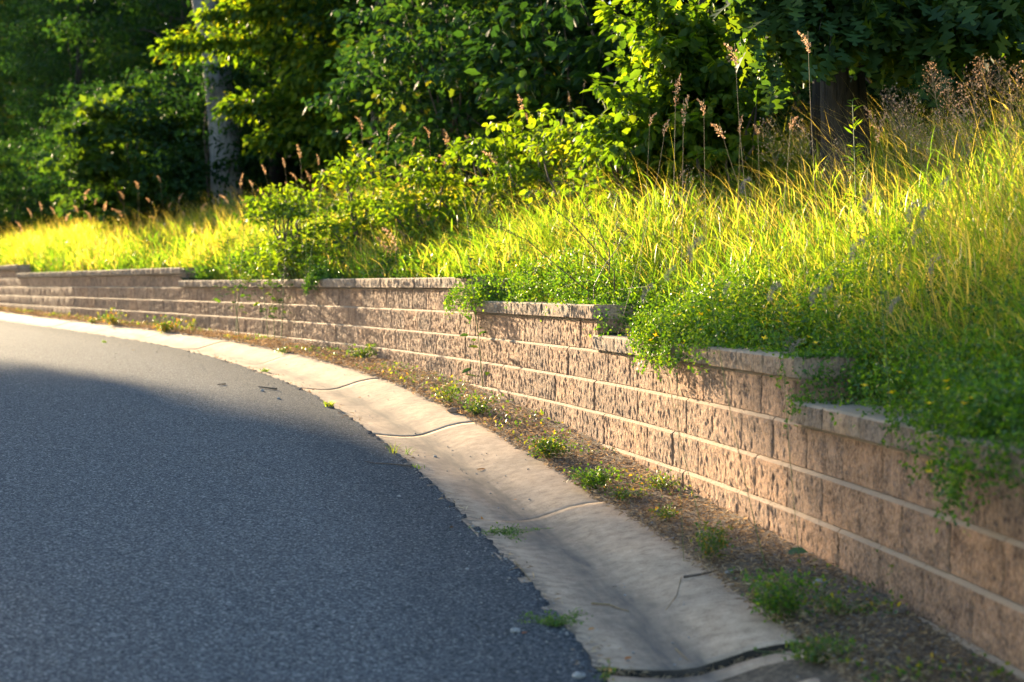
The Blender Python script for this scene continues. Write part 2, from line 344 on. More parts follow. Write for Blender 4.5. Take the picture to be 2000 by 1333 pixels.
# ------------------------------------------------------------------ retaining wall: every block and cap a part
BW = .43
def make_block(name, seed, wd, h, depth, mat, bevel, amp, nu=20, nv=11):
    """split face towards +Y, built with real relief; origin at bottom centre of the face line"""
    us = np.concatenate([[-wd/2], np.linspace(-wd/2+.006, wd/2-.006, nu-2), [wd/2]]); vz = np.concatenate([[0, .004], np.linspace(.014, h-bevel, nv-3), [h]])
    U, Z = np.meshgrid(us, vz, indexing='ij'); Y = np.zeros(U.shape)
    for i in range(nu):
        for j in range(nv):
            p = Vector((U[i, j]*34+seed*17.3, seed*5.1, Z[i, j]*27)); q = Vector((U[i, j]*6+seed*3.3, seed, Z[i, j]*4))
            Y[i, j] = amp*(noise.noise(p)*1.1+noise.noise(p*2.3)*.9)+amp*.5*noise.noise(q)
    edge = np.minimum(np.minimum((U+wd/2), (wd/2-U))/.008, 1); Y = Y*(.75+.25*edge) - (1-edge)*.006
    Y[:, 0] -= .010; Y[:, -1] = -bevel*1.25; Y[:, -2] = Y[:, -2]*.4
    V = [np.stack([U, Y, Z], -1).reshape(-1, 3)]; F = [grid(nu, nv)]
    # back, top, bottom, sides
    bx = np.array([(-wd/2, -depth, 0), (wd/2, -depth, 0), (wd/2, -depth, h), (-wd/2, -depth, h)]); n = nu*nv; V.append(bx)
    top = [(i*nv+nv-1) for i in range(nu)]; bot = [i*nv for i in range(nu)]
    quads = [(n, n+1, n+2, n+3)[::-1]]
    me_v = np.concatenate(V); me = bpy.data.meshes.new(name)
    fl = [tuple(int(k) for k in f) for f in F[0]]
    fl.append(tuple(top[::1])+(n+2, n+3)); fl.append(tuple(bot[::-1])+(n, n+1))
    fl.append(tuple(range(0, nv))+(n+3, n)); fl.append(tuple(range((nu-1)*nv, nu*nv))[::-1]+(n+1, n+2)); fl.append((n, n+3, n+2, n+1))
    me.from_pydata([tuple(v) for v in me_v], [], fl); me.materials.append(mat); me.update()
    import bmesh
    bm = bmesh.new(); bm.from_mesh(me); bmesh.ops.recalc_face_normals(bm, faces=bm.faces); bm.to_mesh(me); bm.free()
    return me
bm_blocks = [make_block('wall_block', s, BW-.0035, .1993, .28, M['block'], .014, .0055, 30, 14) for s in range(10)]
bm_caps = [make_block('cap_block', 30+s, BW-.004, .096, .30, M['cap'], .008, .008, 20, 7) for s in range(6)]
wx0, wy0 = pt(9., 0.)
wall = empty('retaining_wall', (float(wx0), float(wy0), float(zb(9.))), 'long curving retaining wall of tan split-face concrete blocks with stepped cap stones', 'retaining wall')
def place(me, name, Ya, Yb, t, z, wd):
    xa, ya = pt(Ya, t); xb, yb = pt(Yb, t); a = Vector((float(xa), float(ya), 0)); b = Vector((float(xb), float(yb), 0))
    o = bpy.data.objects.new(name, me); COL.objects.link(o)
    ex = (b-a).normalized(); ey = Vector((-ex.y, ex.x, 0))       # a is farther, b nearer: ey must face the road
    nrm = Vector((float(itp((Ya+Yb)/2, NX)), float(itp((Ya+Yb)/2, NY)), 0))
    if ey.dot(nrm) < 0: ex = -ex; ey = -ey
    mt = Matrix(((ex.x*((b-a).length/wd), ey.x, 0, (a.x+b.x)/2), (ex.y*((b-a).length/wd), ey.y, 0, (a.y+b.y)/2), (0, 0, 1, z), (0, 0, 0, 1)))
    o.parent = wall; o.matrix_parent_inverse = Matrix.Translation(-wall.location); o.matrix_basis = mt
    return o
def y_at_arc(s): return float(np.interp(s, ARC, TY))
s_end = float(itp(52, ARC)); placed = []
far_parts = []
for n in range(-2, 8):          # row n lies between line n (top) and n+1 (bottom)
    off = (n % 2)*.5*BW+random.uniform(0, .06)
    s = float(itp(-6, ARC))+off
    while s < s_end:
        Yb, Ya = y_at_arc(s), y_at_arc(s+BW); s += BW
        ends = [b for a, b, c in SEG if c <= n]
        if not ends: continue
        Yb = max(Yb, min(ends))
        if float(itp(Ya, ARC))-float(itp(Yb, ARC)) < .04: continue
        Ym = (Ya+Yb)/2
        if nz(n) < float(zb(Ym))-.02 or n > 7: continue
        placed.append((Ym, n, Ya, Yb))
placed.sort(key=lambda q: q[0])
vis = [p for p in placed if p[0] > 3.6][:300]; rest = [p for p in placed if p not in vis]
for k, (Ym, n, a, b) in enumerate(vis):
    me = bm_blocks[random.randrange(10)]
    place(me, 'wall_block', a, b, .0150*(n-4)+random.uniform(-.003, .003), nz(n+1), BW)
def merged(items, protos, name, tf, zf):
    Vs, Fs, n = [], [], 0
    import bmesh
    for (Ym, r, a, b) in items:
        me = protos[random.randrange(3)]; V = np.empty(len(me.vertices)*3, np.float32); me.vertices.foreach_get('co', V); V = V.reshape(-1, 3)
        t = tf(r); xa, ya = pt(a, t); xb, yb = pt(b, t); A = np.array([float(xa), float(ya)]); B = np.array([float(xb), float(yb)])
        ex = (A-B)/np.linalg.norm(A-B); ey = np.array([-ex[1], ex[0]]); sc = np.linalg.norm(A-B)/BW; c = (A+B)/2
        if ey[0]*float(itp(Ym, NX))+ey[1]*float(itp(Ym, NY)) < 0: ex = -ex; ey = -ey
        P = np.stack([c[0]+V[:, 0]*sc*ex[0]+V[:, 1]*ey[0], c[1]+V[:, 0]*sc*ex[1]+V[:, 1]*ey[1], zf(r)+V[:, 2]], 1)-np.array(wall.location)
        Vs.append(P); Fs += [tuple(v+n for v in p.vertices) for p in me.polygons]; n += len(V)
    m = bpy.data.meshes.new(name); m.from_pydata(np.concatenate(Vs).tolist(), [], Fs); m.materials.append(protos[0].materials[0]); m.update()
    o = link(name, m, wall); tag(o, kind='stuff'); return o
low = [make_block('wall_block', 60+s, BW-.005, .1993, .28, M['block'], .020, .008, 10, 6) for s in range(3)]
lowc = [make_block('cap_block', 70+s, BW-.004, .096, .30, M['cap'], .008, .008, 10, 5) for s in range(3)]
merged(rest, low, 'far_blocks', lambda r: .0150*(r-4), lambda r: nz(r+1))
capsl = []
for a, b, n in SEG:
    sa, sb = float(itp(a, ARC)), float(itp(b, ARC)); L = sa-sb; cnt = max(1, round(L/.40)); w_ = L/cnt
    cuts = [sb+w_*i+(random.uniform(-.05, .05) if 0 < i < cnt else 0) for i in range(cnt+1)]
    if n == 1: cuts = [sb, sb+.30, sb+.52]+[c for c in cuts if c > sb+.85]
    for c0, c1 in zip(cuts[:-1], cuts[1:]): capsl.append(((y_at_arc(c0)+y_at_arc(c1))/2, n, y_at_arc(c1-.002), y_at_arc(c0+.002)))
capsl.sort(key=lambda q: q[0])
for k, (Ym, n, a, b) in enumerate(capsl):
    if Ym > 40: continue
    place(bm_caps[k % 6], 'cap_block', a, b, .0150*(n-4)+.030+random.uniform(-.004, .004), nz(n)+.001, BW)
far = [q for q in capsl if q[0] > 40]
merged(far, lowc, 'far_caps', lambda r: .0150*(r-4)+.03, lambda r: nz(r)+.001)

# ------------------------------------------------------------------ foliage machinery
def tpl(verts, tris): return np.array(verts, float), np.array(tris, int)
T_DIA = tpl([(0, 0, 0), (.45, .30, .08), (1, 0, -.06), (.45, -.30, .08)], [(0, 2, 1), (0, 3, 2)])
T_OVAL = tpl([(0, 0, 0), (.3, .26, .06), (.72, .22, .03), (1, 0, -.10), (.72, -.22, .03), (.3, -.26, .06), (.5, 0, -.02)],
             [(0, 6, 1), (1, 6, 2), (2, 6, 3), (3, 6, 4), (4, 6, 5), (5, 6, 0)])
T_NARROW = tpl([(0, 0, 0), (.4, .09, .03), (1, 0, -.12), (.4, -.09, .03)], [(0, 2, 1), (0, 3, 2)])
def oak_tpl():
    h = [(0, .0), (.10, .02), (.14, .10), (.20, .14), (.26, .05), (.34, .07), (.38, .24), (.46, .36), (.52, .26), (.54, .09), (.60, .09), (.68, .26), (.80, .34), (.80, .16), (.78, .08), (.86, .07), (.96, .10), (1.0, 0)]
    v = []; 
    for x, y in h: v.append((x, y, .05*abs(y)*4-.12*x*x))
    for x, y in h[1:-1][::-1]: v.append((x, -y, .05*abs(y)*4-.12*x*x))
    mids = [(x, 0, -.12*x*x) for x in (.15, .30, .5, .7, .88)]
    return v, mids
ov, om = oak_tpl()
def fan_tris(outline, mids):
    """triangulate by nearest mid rib point strips"""
    n = len(outline); V = outline+mids; T = []
    for i in range(n):
        j = (i+1) % n; cx = (outline[i][0]+outline[j][0])/2
        k = min(range(len(mids)), key=lambda q: abs(mids[q][0]-cx)); T.append((i, n+k, j))
    # fill between ribs
    for i in range(n):
        cx0 = (outline[i-1][0]+outline[i][0])/2; cx1 = (outline[i][0]+outline[(i+1) % n][0])/2
        k0 = min(range(len(mids)), key=lambda q: abs(mids[q][0]-cx0)); k1 = min(range(len(mids)), key=lambda q: abs(mids[q][0]-cx1))
        if k0 != k1: T.append((i, n+k0, n+k1))
    return tpl(V, T)
T_OAK = fan_tris(ov, om)
T_MAPLE = tpl([(0, 0, 0), (.1, .32, .05), (.35, .28, .02), (.42, .5, .0), (.6, .26, 0), (1, 0, -.1), (.6, -.26, 0), (.42, -.5, 0), (.35, -.28, .02), (.1, -.32, .05), (.4, 0, -.04)],
              [(i, 10, (i+1) % 10) for i in range(10)])
def leaf_geo(P, A, Nn, size, T):
    TV, TF = T; A = unit(A); Sd = unit(np.cross(Nn, A)); Nn = np.cross(A, Sd)
    V = P[:, None]+size[:, None, None]*(TV[None, :, 0:1]*A[:, None]+TV[None, :, 1:2]*Sd[:, None]+TV[None, :, 2:3]*Nn[:, None])
    F = TF[None]+(np.arange(len(P))*len(TV))[:, None, None]
    return V.reshape(-1, 3), F.reshape(-1, 3)
def tri_mesh(name, T, mat, rnd=.5):
    return mesh_np(name, T[0], T[1], mat, np.full(len(T[0]), rnd))
def foliage(name, P, A, Nn, size, T, mat, parent, origin, rnd=None, indiv=0):
    """indiv nearest leaves become objects of their own, the rest one stuff part"""
    P = np.asarray(P); n = len(P)
    if rnd is None: rnd = rng.random(n)
    o3 = np.array(origin)
    if indiv:
        pr = 1000+3100*P[:, 0]/P[:, 1]; prz = P[:, 2]/P[:, 1]
        vis_ = (pr > -20) & (pr < 2020) & (prz < .19)
        sc = np.where(vis_, np.linalg.norm(P, axis=1)-size*8, 1e6); idx = np.argsort(sc)[:indiv]; idx = idx[sc[idx] < 1e5]
        mes = [tri_mesh('leaf', T, mat, r) for r in (.15, .35, .55, .8)]
        A_ = unit(A[idx]); Sd = unit(np.cross(Nn[idx], A_)); N_ = np.cross(A_, Sd)
        for q, i in enumerate(idx):
            o = bpy.data.objects.new('leaf', mes[min(3, int(rnd[i]*4))]); COL.objects.link(o); o.parent = parent
            s = size[i]; a, b, c, p = A_[q]*s, Sd[q]*s, N_[q]*s, P[i]-o3
            o.matrix_basis = Matrix(((a[0], b[0], c[0], p[0]), (a[1], b[1], c[1], p[1]), (a[2], b[2], c[2], p[2]), (0, 0, 0, 1)))
        keep = np.ones(n, bool); keep[idx] = False; P, A, Nn, size, rnd = P[keep], A[keep], Nn[keep], size[keep], rnd[keep]
    if len(P):
        V, F = leaf_geo(P-o3, A, Nn, size, T)
        o = link(name, mesh_np(name, V, F, mat, np.repeat(rnd, len(T[0]))), parent); 
        if len(P) > 40: tag(o, kind='stuff')
        return o
def tube(path, rad, k=7):
    path = np.asarray(path, float); n = len(path); rad = np.broadcast_to(rad, (n,)); d = unit(np.gradient(path, axis=0))
    up = np.array([0, 1., 0]) if abs(d[0][2]) > .8 else np.array([0, 0, 1.])
    s = unit(np.cross(d, up)); u = np.cross(s, d); a = np.linspace(0, 2*np.pi, k, endpoint=False)
    V = path[:, None]+rad[:, None, None]*(np.cos(a)[None, :, None]*s[:, None]+np.sin(a)[None, :, None]*u[:, None])
    F = []
    for i in range(n-1):
        for j in range(k): F.append((i*k+j, i*k+(j+1) % k, (i+1)*k+(j+1) % k, (i+1)*k+j))
    return V.reshape(-1, 3), np.array(F)
def clumps(C, per, r, flat=.35, size=(.09, .14), droop=.5, up=1.):
    """leaf sprays: leaves spread round each clump centre"""
    n = len(C)*per; c = np.repeat(C, per, 0); rr = np.repeat(r if hasattr(r, '__len__') else np.full(len(C), r), per)
    d = rng.normal(size=(n, 3)); d[:, 2] *= flat; off = unit(d)*(rng.random((n, 1))**.5)*rr[:, None]; off[:, 2] *= flat*1.6
    P = c+off; out = unit(off+1e-6)
    A = unit(out*1.0+rng.normal(size=(n, 3))*.6+np.array([0, 0, -droop])); Nn = unit(np.array([0, 0, up])+rng.normal(size=(n, 3))*.55+out*.4)
    s = rng.uniform(size[0], size[1], n); 
    rnd = np.clip(np.repeat(rng.random(len(C)), per)*.5+rng.random(n)*.5, 0, 1)
    return P, A, Nn, s, rnd
def crown_centres(n, c, rad, shell=.55, lump=.25):
    d = unit(rng.normal(size=(n, 3))); u = rng.random((n, 1)); r = shell+(1-shell)*u**.6
    d2 = d*r; lum = 1+lump*np.sin(d[:, :1]*5+c[0])*np.sin(d[:, 1:2]*6+c[1])*np.cos(d[:, 2:]*4)
    return np.array(c)+d2*lum*np.array(rad)

def limb_path(p0, p1, sag=.2, n=7, wig=.1):
    t = np.linspace(0, 1, n)[:, None]; p = np.array(p0)*(1-t)+np.array(p1)*t; p[:, 2] += (sag*np.sin(t*np.pi))[:, 0]
    p[1:-1] += rng.normal(size=(n-2, 3))*wig; return p
def make_tree(loc, h, tr, crown_z, crown_r, nclump, per, lsize, mat, label, group=None, bark='bark_dark', T=T_DIA, lean=(0, 0), name='forest_tree', clump_r=.8, cat='tree', lump=.25, trunk_h=None, up=1.):
    loc = np.array(loc, float); root = empty(name, loc, label, cat, group)
    th = trunk_h or h*.85; zz = np.linspace(-.3, th, 10); path = np.stack([lean[0]*zz+.1*np.sin(zz*.8), lean[1]*zz+.08*np.cos(zz*.9), zz], 1)
    rad = tr*(1-.75*np.clip(zz/h, 0, 1))+tr*.5*np.exp(-np.maximum(zz, 0)/.35)*.6
    V, F = tube(path, rad, 12); link('trunk', mesh_np('trunk', V, F, M[bark], smooth=True), root)
    C = crown_centres(nclump, (0, 0, (crown_z[0]+crown_z[1])/2), (crown_r, crown_r, (crown_z[1]-crown_z[0])/2), .55, lump)
    parts = []
    for i in range(9):
        z0 = th*random.uniform(.35, .95); p0 = np.array([lean[0]*z0, lean[1]*z0, z0]); p1 = C[rng.integers(len(C))]
        if p1[2] < z0: p1[2] = z0+.3
        parts.append(tube(limb_path(p0, p1, .3), np.linspace(tr*.3, tr*.06, 7), 6))
    V, F = join_np(parts); link('limbs', mesh_np('limbs', V, F, M[bark], smooth=True), root)
    P, A, Nn, s, r = clumps(C, per, clump_r, size=lsize, up=up)
    foliage('crown', P+loc, A, Nn, s, T, mat, root, loc, r)
    return root
def dup(root, loc, rz, label, sc=1., group=None):
    r = root.copy(); COL.objects.link(r); r.location = loc; r.rotation_euler = (0, 0, rz); r.scale = (sc, sc, sc)
    r['label'] = label
    if group: r['group'] = group
    for ch in list(root.children):
        c = ch.copy(); COL.objects.link(c); c.parent = r
    return r
def where(x, y):
    px = 1000+3100*x/y; d = math.hypot(x, y)
    if px < -60 or px > 2060: return 'just beyond the edge of the picture'
    side = ('at the far left end of the bank' if px < 180 else 'left of the leaning grey trunk' if px < 400 else 'around the yellow-green boughs' if px < 800 else
            'in the dark centre of the wood' if px < 1150 else 'behind the sunlit young tree' if px < 1500 else 'behind the oak trunk' if px < 1720 else 'at the dark upper right')
    return side
def gz(x, y): return float(ground_z(x, y)[0][0])

# ------------------------------------------------------------------ the wood
GW = 'dark trees deep in the wood'
LW = 'dark leafy tree standing deep in the shaded wood behind the front trees'
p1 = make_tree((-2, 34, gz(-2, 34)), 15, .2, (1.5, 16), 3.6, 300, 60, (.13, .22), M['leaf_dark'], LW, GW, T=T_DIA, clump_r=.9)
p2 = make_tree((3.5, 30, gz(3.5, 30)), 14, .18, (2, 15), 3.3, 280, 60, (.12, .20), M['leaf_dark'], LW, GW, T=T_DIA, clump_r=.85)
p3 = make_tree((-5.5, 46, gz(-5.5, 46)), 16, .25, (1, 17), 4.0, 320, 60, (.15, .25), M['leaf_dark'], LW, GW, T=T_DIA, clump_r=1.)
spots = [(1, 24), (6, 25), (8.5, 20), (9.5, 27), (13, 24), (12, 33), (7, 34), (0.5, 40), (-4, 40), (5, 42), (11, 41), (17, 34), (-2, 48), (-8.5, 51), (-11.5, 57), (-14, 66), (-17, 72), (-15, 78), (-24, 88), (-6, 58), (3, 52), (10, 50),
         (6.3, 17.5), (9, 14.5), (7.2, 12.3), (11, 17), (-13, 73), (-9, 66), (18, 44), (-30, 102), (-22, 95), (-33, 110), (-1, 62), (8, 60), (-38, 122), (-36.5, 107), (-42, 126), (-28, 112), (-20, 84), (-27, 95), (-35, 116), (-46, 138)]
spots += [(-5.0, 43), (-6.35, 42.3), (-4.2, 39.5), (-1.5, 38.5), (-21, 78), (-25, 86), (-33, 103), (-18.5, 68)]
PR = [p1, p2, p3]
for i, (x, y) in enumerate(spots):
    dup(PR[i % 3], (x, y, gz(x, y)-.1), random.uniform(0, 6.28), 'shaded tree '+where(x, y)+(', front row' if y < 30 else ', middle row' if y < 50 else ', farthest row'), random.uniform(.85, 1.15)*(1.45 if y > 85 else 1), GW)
# trees across the road, left of the frame: they shade the foreground
eu, ev = np.array([math.cos(SUN_AZ), math.sin(SUN_AZ)]), np.array([math.sin(SUN_AZ), -math.cos(SUN_AZ)])
GA = 'tall trees across the road that shade the foreground'
def across(u, v, cz, ru, rz, n): 
    p = u*eu+v*ev; z = -.5
    return make_tree((p[0], p[1], z), cz+rz, .35, (cz-rz-z, cz+rz-z), ru, n, 60, (.5, .8), M['leaf_dark'], 'tall broad tree across the road, out of the picture to the left', GA, clump_r=1.0, name='roadside_tree', lump=.0, up=0.)
o1 = across(-3.4, -62, 17, 9.2, 9.2, 1000)
for (u, v, s_) in ((-19, -60, 1.0), (-32, -52, 1.1), (-30, -30, .9), (-36, -10, 1), (-34, 14, 1)):
    p = u*eu+v*ev; dup(o1, (p[0], p[1], -.5), random.uniform(0, 6), 'tall broad tree across the road, out of the picture to the left', s_, GA)

# understory shrubs filling the edge of the wood
def make_shrub(loc, r, h, n, per, lsize, mat, label, T=T_OVAL, group=None, name='shrub', clump_r=.35, indiv=0, base=.1, cat='shrub'):
    loc = np.array(loc, float); root = empty(name, loc, label, cat, group)
    C = crown_centres(n, (0, 0, h*.5+base), (r, r, h*.5), .5); parts = []
    for i in range(10):
        p1_ = C[rng.integers(len(C))]; parts.append(tube(limb_path((0, 0, -.1), p1_, .1, 6, .04), np.linspace(.025, .006, 6), 5))
    V, F = join_np(parts); link('stems', mesh_np('stems', V, F, M['twig'], smooth=True), root)
    P, A, Nn, s, rr = clumps(C, per, clump_r, size=lsize)
    foliage('foliage', P+loc, A, Nn, s, T, mat, root, loc, rr, indiv)
    return root
GU = 'dark shrubs filling the edge of the wood'
LU = 'dark green shrub growing in shade under the trees at the edge of the wood'
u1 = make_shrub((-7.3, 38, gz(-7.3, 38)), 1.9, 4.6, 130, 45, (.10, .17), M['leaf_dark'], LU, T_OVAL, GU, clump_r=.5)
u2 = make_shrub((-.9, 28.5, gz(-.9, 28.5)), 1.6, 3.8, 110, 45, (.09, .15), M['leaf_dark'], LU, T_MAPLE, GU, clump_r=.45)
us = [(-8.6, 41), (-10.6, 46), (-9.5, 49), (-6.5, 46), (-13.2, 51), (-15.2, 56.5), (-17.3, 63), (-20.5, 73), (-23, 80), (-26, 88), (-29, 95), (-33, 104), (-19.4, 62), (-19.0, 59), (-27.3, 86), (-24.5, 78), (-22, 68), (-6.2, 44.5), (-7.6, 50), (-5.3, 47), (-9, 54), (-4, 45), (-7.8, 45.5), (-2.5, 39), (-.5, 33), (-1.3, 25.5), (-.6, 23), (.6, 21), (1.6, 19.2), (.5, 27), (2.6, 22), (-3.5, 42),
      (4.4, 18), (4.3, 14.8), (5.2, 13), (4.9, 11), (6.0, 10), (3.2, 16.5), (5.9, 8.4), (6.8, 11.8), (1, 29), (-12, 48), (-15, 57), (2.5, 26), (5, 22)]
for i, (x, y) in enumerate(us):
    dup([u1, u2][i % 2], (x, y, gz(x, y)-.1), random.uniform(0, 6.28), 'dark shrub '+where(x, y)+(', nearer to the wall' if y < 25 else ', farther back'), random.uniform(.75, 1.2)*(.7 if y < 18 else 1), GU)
# lit shrub mass left of the grey trunk
make_shrub((-9.4, 39.5, gz(-9.4, 39.5)), 2.0, 3.6, 150, 45, (.15, .24), M['leaf_oak'], 'broad-leaved green bush left of the leaning grey trunk', T_MAPLE, None, 'bush', .42, 250)

# leaning grey tree
gl = at(445, 400, 38.); glz = gz(gl[0], gl[1])
gt = empty('grey_tree', (gl[0], gl[1], glz), 'tall tree with a thick leaning grey trunk at the edge of the wood', 'tree')
tp = [(x_, y_, r_*1.2) for x_, y_, r_ in [(448, 480, .36), (445, 400, .335), (440, 300, .31), (432, 200, .29), (420, 100, .275), (400, 0, .26), (380, -120, .24), (360, -260, .21)]]
pth = np.array([at(x, y, 38.)-np.array(gt.location) for x, y, r in tp])
V, F = tube(pth, np.array([r for *_, r in tp]), 16); link('trunk', mesh_np('trunk', V, F, M['bark_grey'], smooth=True), gt)
C = crown_centres(150, (pth[-1][0], pth[-1][1]+.5, pth[-1][2]+2.5), (4, 3.5, 3.2), .4)
P, A, Nn, s, r = clumps(C, 60, .9, size=(.13, .2)); o3 = np.array(gt.location)
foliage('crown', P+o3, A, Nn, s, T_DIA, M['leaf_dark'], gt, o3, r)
for i in range(6):
    V, F = tube(limb_path(pth[-2], C[rng.integers(len(C))], .3), np.linspace(.09, .02, 7), 6); link('limb', mesh_np('limb', V, F, M['bark_grey'], smooth=True), gt)

def branchy(root, branches, lsize, per_m, T, mat, indiv=0, spread=.35, flat=.5, bark='bark_dark', rb=.03):
    """branches: list of polylines (world); leaves hang in sprays along side twigs"""
    o3 = np.array(root.location); Ps, As = [], []; tubes = []
    for br in branches:
        br = np.array(br); seg = np.linalg.norm(np.diff(br, axis=0), axis=1); L = seg.sum(); cs = np.concatenate([[0], np.cumsum(seg)])/L
        tubes.append(tube(br-o3, np.linspace(rb, rb*.2, len(br)), 6)); n = int(L*per_m)
        t = rng.random(n)**.8; base = np.stack([np.interp(t, cs, br[:, k]) for k in range(3)], 1)
        sd = rng.normal(size=(n, 3))*np.array([1, 1, flat]); off = unit(sd)*rng.random((n, 1))*spread*(1.15-t[:, None]*.6)
        Ps.append(base+off); dirb = unit(br[-1]-br[0]); As.append(unit(off/ spread+dirb*.5+np.array([0, 0, -.5])+rng.normal(size=(n, 3))*.35))
    V, F = join_np(tubes); link('branches', mesh_np('branches', V, F, M[bark], smooth=True), root)
    P, A = np.concatenate(Ps), np.concatenate(As); n = len(P); Nn = unit(np.array([0, 0, 1.])+rng.normal(size=(n, 3))*.5)
    foliage('foliage', P, A, Nn, rng.uniform(*lsize, n), T, mat, root, o3, rng.random(n), indiv)
# the lit tree right of the grey trunk: trunk hidden, boughs reach left over the trunk
bx, by = at(760, 400, 35.)[:2]
lt = empty('hornbeam', (bx, by, gz(bx, by)), 'yellow-green tree right of the grey trunk with low boughs catching the sun', 'tree')
zz = np.linspace(-.2, 9, 9); V, F = tube(np.stack([.1*np.sin(zz), .05*zz, zz], 1), np.linspace(.17, .08, 9), 10); link('trunk', mesh_np('trunk', V, F, M['bark_dark'], smooth=True), lt)
def B(*p): return [at(x, y, Y) for x, y, Y in p]
brs = [B((760, 150, 35.0), (650, 110, 34.6), (530, 85, 34.2), (420, 80, 34.0), (325, 92, 33.9)), B((760, 20, 35.0), (620, 20, 34.4), (500, 20, 34.2), (400, 30, 34.0)),
       B((760, 250, 35.0), (650, 215, 34.4), (540, 200, 34.2), (435, 212, 34.0)), B((760, 260, 35.0), (680, 250, 34.5), (590, 250, 34.2), (500, 280, 34.0)),
       B((770, 300, 35.0), (700, 310, 34.4), (640, 320, 34.1), (600, 300, 34.0)), B((770, 60, 35.0), (700, 90, 34.0), (640, 170, 33.7), (560, 150, 33.5)),
       B((760, 0, 35.0), (820, 30, 34.4), (860, 60, 34.0)), B((760, 120, 35.0), (700, 150, 34.2), (600, 120, 33.9)), B((760, 200, 35.0), (800, 260, 34.2), (850, 330, 34.0)), B((760, -40, 35.0), (680, -30, 34.4), (560, -30, 34.2), (450, -40, 34.0)),
       B((760, 200, 35.0), (720, 260, 34.0), (700, 330, 33.8)), B((760, 200, 35.0), (700, 180, 34.0), (660, 240, 33.7), (640, 290, 33.6))]
branchy(lt, brs, (.13, .21), 330, T_OVAL, M['leaf_lit'], 280, .65, .8)

# right side: oval-leaved lit shrub-tree, oak and dark trunks
bx, by = at(1380, 360, 14.2)[:2]
sh = empty('young_tree', (bx, by, gz(bx, by)), 'sunlit young tree with drooping oval leaves behind the grass, left of the oak', 'tree')
zz = np.linspace(-.2, 3.2, 7); V, F = tube(np.stack([.05*np.sin(zz*2), 0*zz, zz], 1), np.linspace(.05, .03, 7), 8); link('trunk', mesh_np('trunk', V, F, M['bark_dark'], smooth=True), sh)
brs = []
for tx, ty in [(1165, 170), (1150, 240), (1200, 110), (1240, 60), (1290, 20), (1230, 200), (1190, 290), (1260, 140), (1330, 80), (1310, 180), (1270, 250), (1350, 260), (1250, 330), (1320, 320), (1180, 20), (1230, -20), (1400, 120), (1380, 40), (1440, 200), (1450, 300), (1300, 120), (1350, 150), (1330, 230), (1390, 280), (1210, 250), (1280, 90), (1270, -10), (1350, -10)]:
    Yt = random.uniform(12.9, 14.0)
    for _k in range(2): brs.append(B((1385+_k*40, (ty+330)/2+30, 14.2), ((tx+1385)/2, (ty+(ty+330)/2)/2-10, (14.2+Yt)/2), (tx+_k*35, ty+_k*28, Yt+_k*.5)))
branchy(sh, brs, (.08, .135), 150, T_OVAL, M['leaf_lit'], 300, .22, .8, rb=.012)

ox, oy = at(1650, 280, 12.2)[:2]; oz = gz(ox, oy)
oak = empty('oak_tree', (ox, oy, oz), 'oak with rough dark trunk and large lobed leaves at the upper right', 'tree')
pth = np.array([at(1655, 420, 12.2), at(1652, 280, 12.2), at(1645, 150, 12.2), at(1640, 0, 12.2), at(1630, -250, 12.2), at(1620, -900, 12.3)])-np.array(oak.location)
V, F = tube(pth, np.array([.24, .19, .17, .165, .15, .1]), 16); link('trunk', mesh_np('trunk', V, F, M['bark_dark'], smooth=True), oak)
brs = []
for tx, ty, Yt in [(1440, 10, 11.2), (1480, 70, 11), (1500, 120, 11.1), (1540, 30, 11), (1470, 40, 11.3), (1520, 150, 11.2), (1600, 60, 11), (1580, 110, 11.2), (1680, 60, 11), (1700, 100, 11.3), (1740, 50, 11), (1800, 90, 11.2), (1840, 120, 11), (1880, 60, 11), (1930, 100, 11.2), (1960, 40, 11), (1900, 20, 11), (1850, 0, 10.8), (1760, 130, 11.5), (1650, 20, 11), (1620, 100, 10.9), (1560, -20, 11), (1480, -30, 11), (1700, -20, 10.8), (1800, -10, 11), (1980, 90, 11.4), (1940, -20, 11), (2030, 40, 11)]:
    brs.append(B((1645, -120+random.randint(-60, 60), 12.2), ((tx+1645)/2, (ty-120)/2-25, (12.2+Yt)/2), (tx, ty, Yt)))
branchy(oak, brs, (.14, .24), 70, T_OAK, M['leaf_oak'], 300, .34, .8, rb=.016)
C = crown_centres(110, (0, .8, 5.5), (2.6, 2.6, 2.4), .3); P, A, Nn, s, r = clumps(C, 40, .6, size=(.12, .2)); o3 = np.array(oak.location)
foliage('crown', P+o3, A, Nn, s, T_OAK, M['leaf_oak'], oak, o3, r)
for (px, Yd, rr, lab) in ((1600, 13.2, .11, 'thin dark trunk leaning close behind the left side of the oak'), (735, 29.5, .16, 'dark upright trunk in the shade right of the yellow-green boughs')):
    a = at(px, 400, Yd); t_ = empty('slim_tree', (a[0], a[1], gz(a[0], a[1])), lab, 'tree'); zz = np.linspace(-.2, 9, 8)
    V, F = tube(np.stack([.03*zz, 0*zz, zz], 1), np.linspace(rr, rr*.5, 8), 10); link('trunk', mesh_np('trunk', V, F, M['bark_dark'], smooth=True), t_)
    C = crown_centres(50, (.3, 0, 8), (2, 2, 2.5), .3); P, A, Nn, s, r = clumps(C, 40, .7, size=(.12, .2)); o3 = np.array(t_.location)
    foliage('crown', P+o3, A, Nn, s, T_DIA, M['leaf_dark'], t_, o3, r)

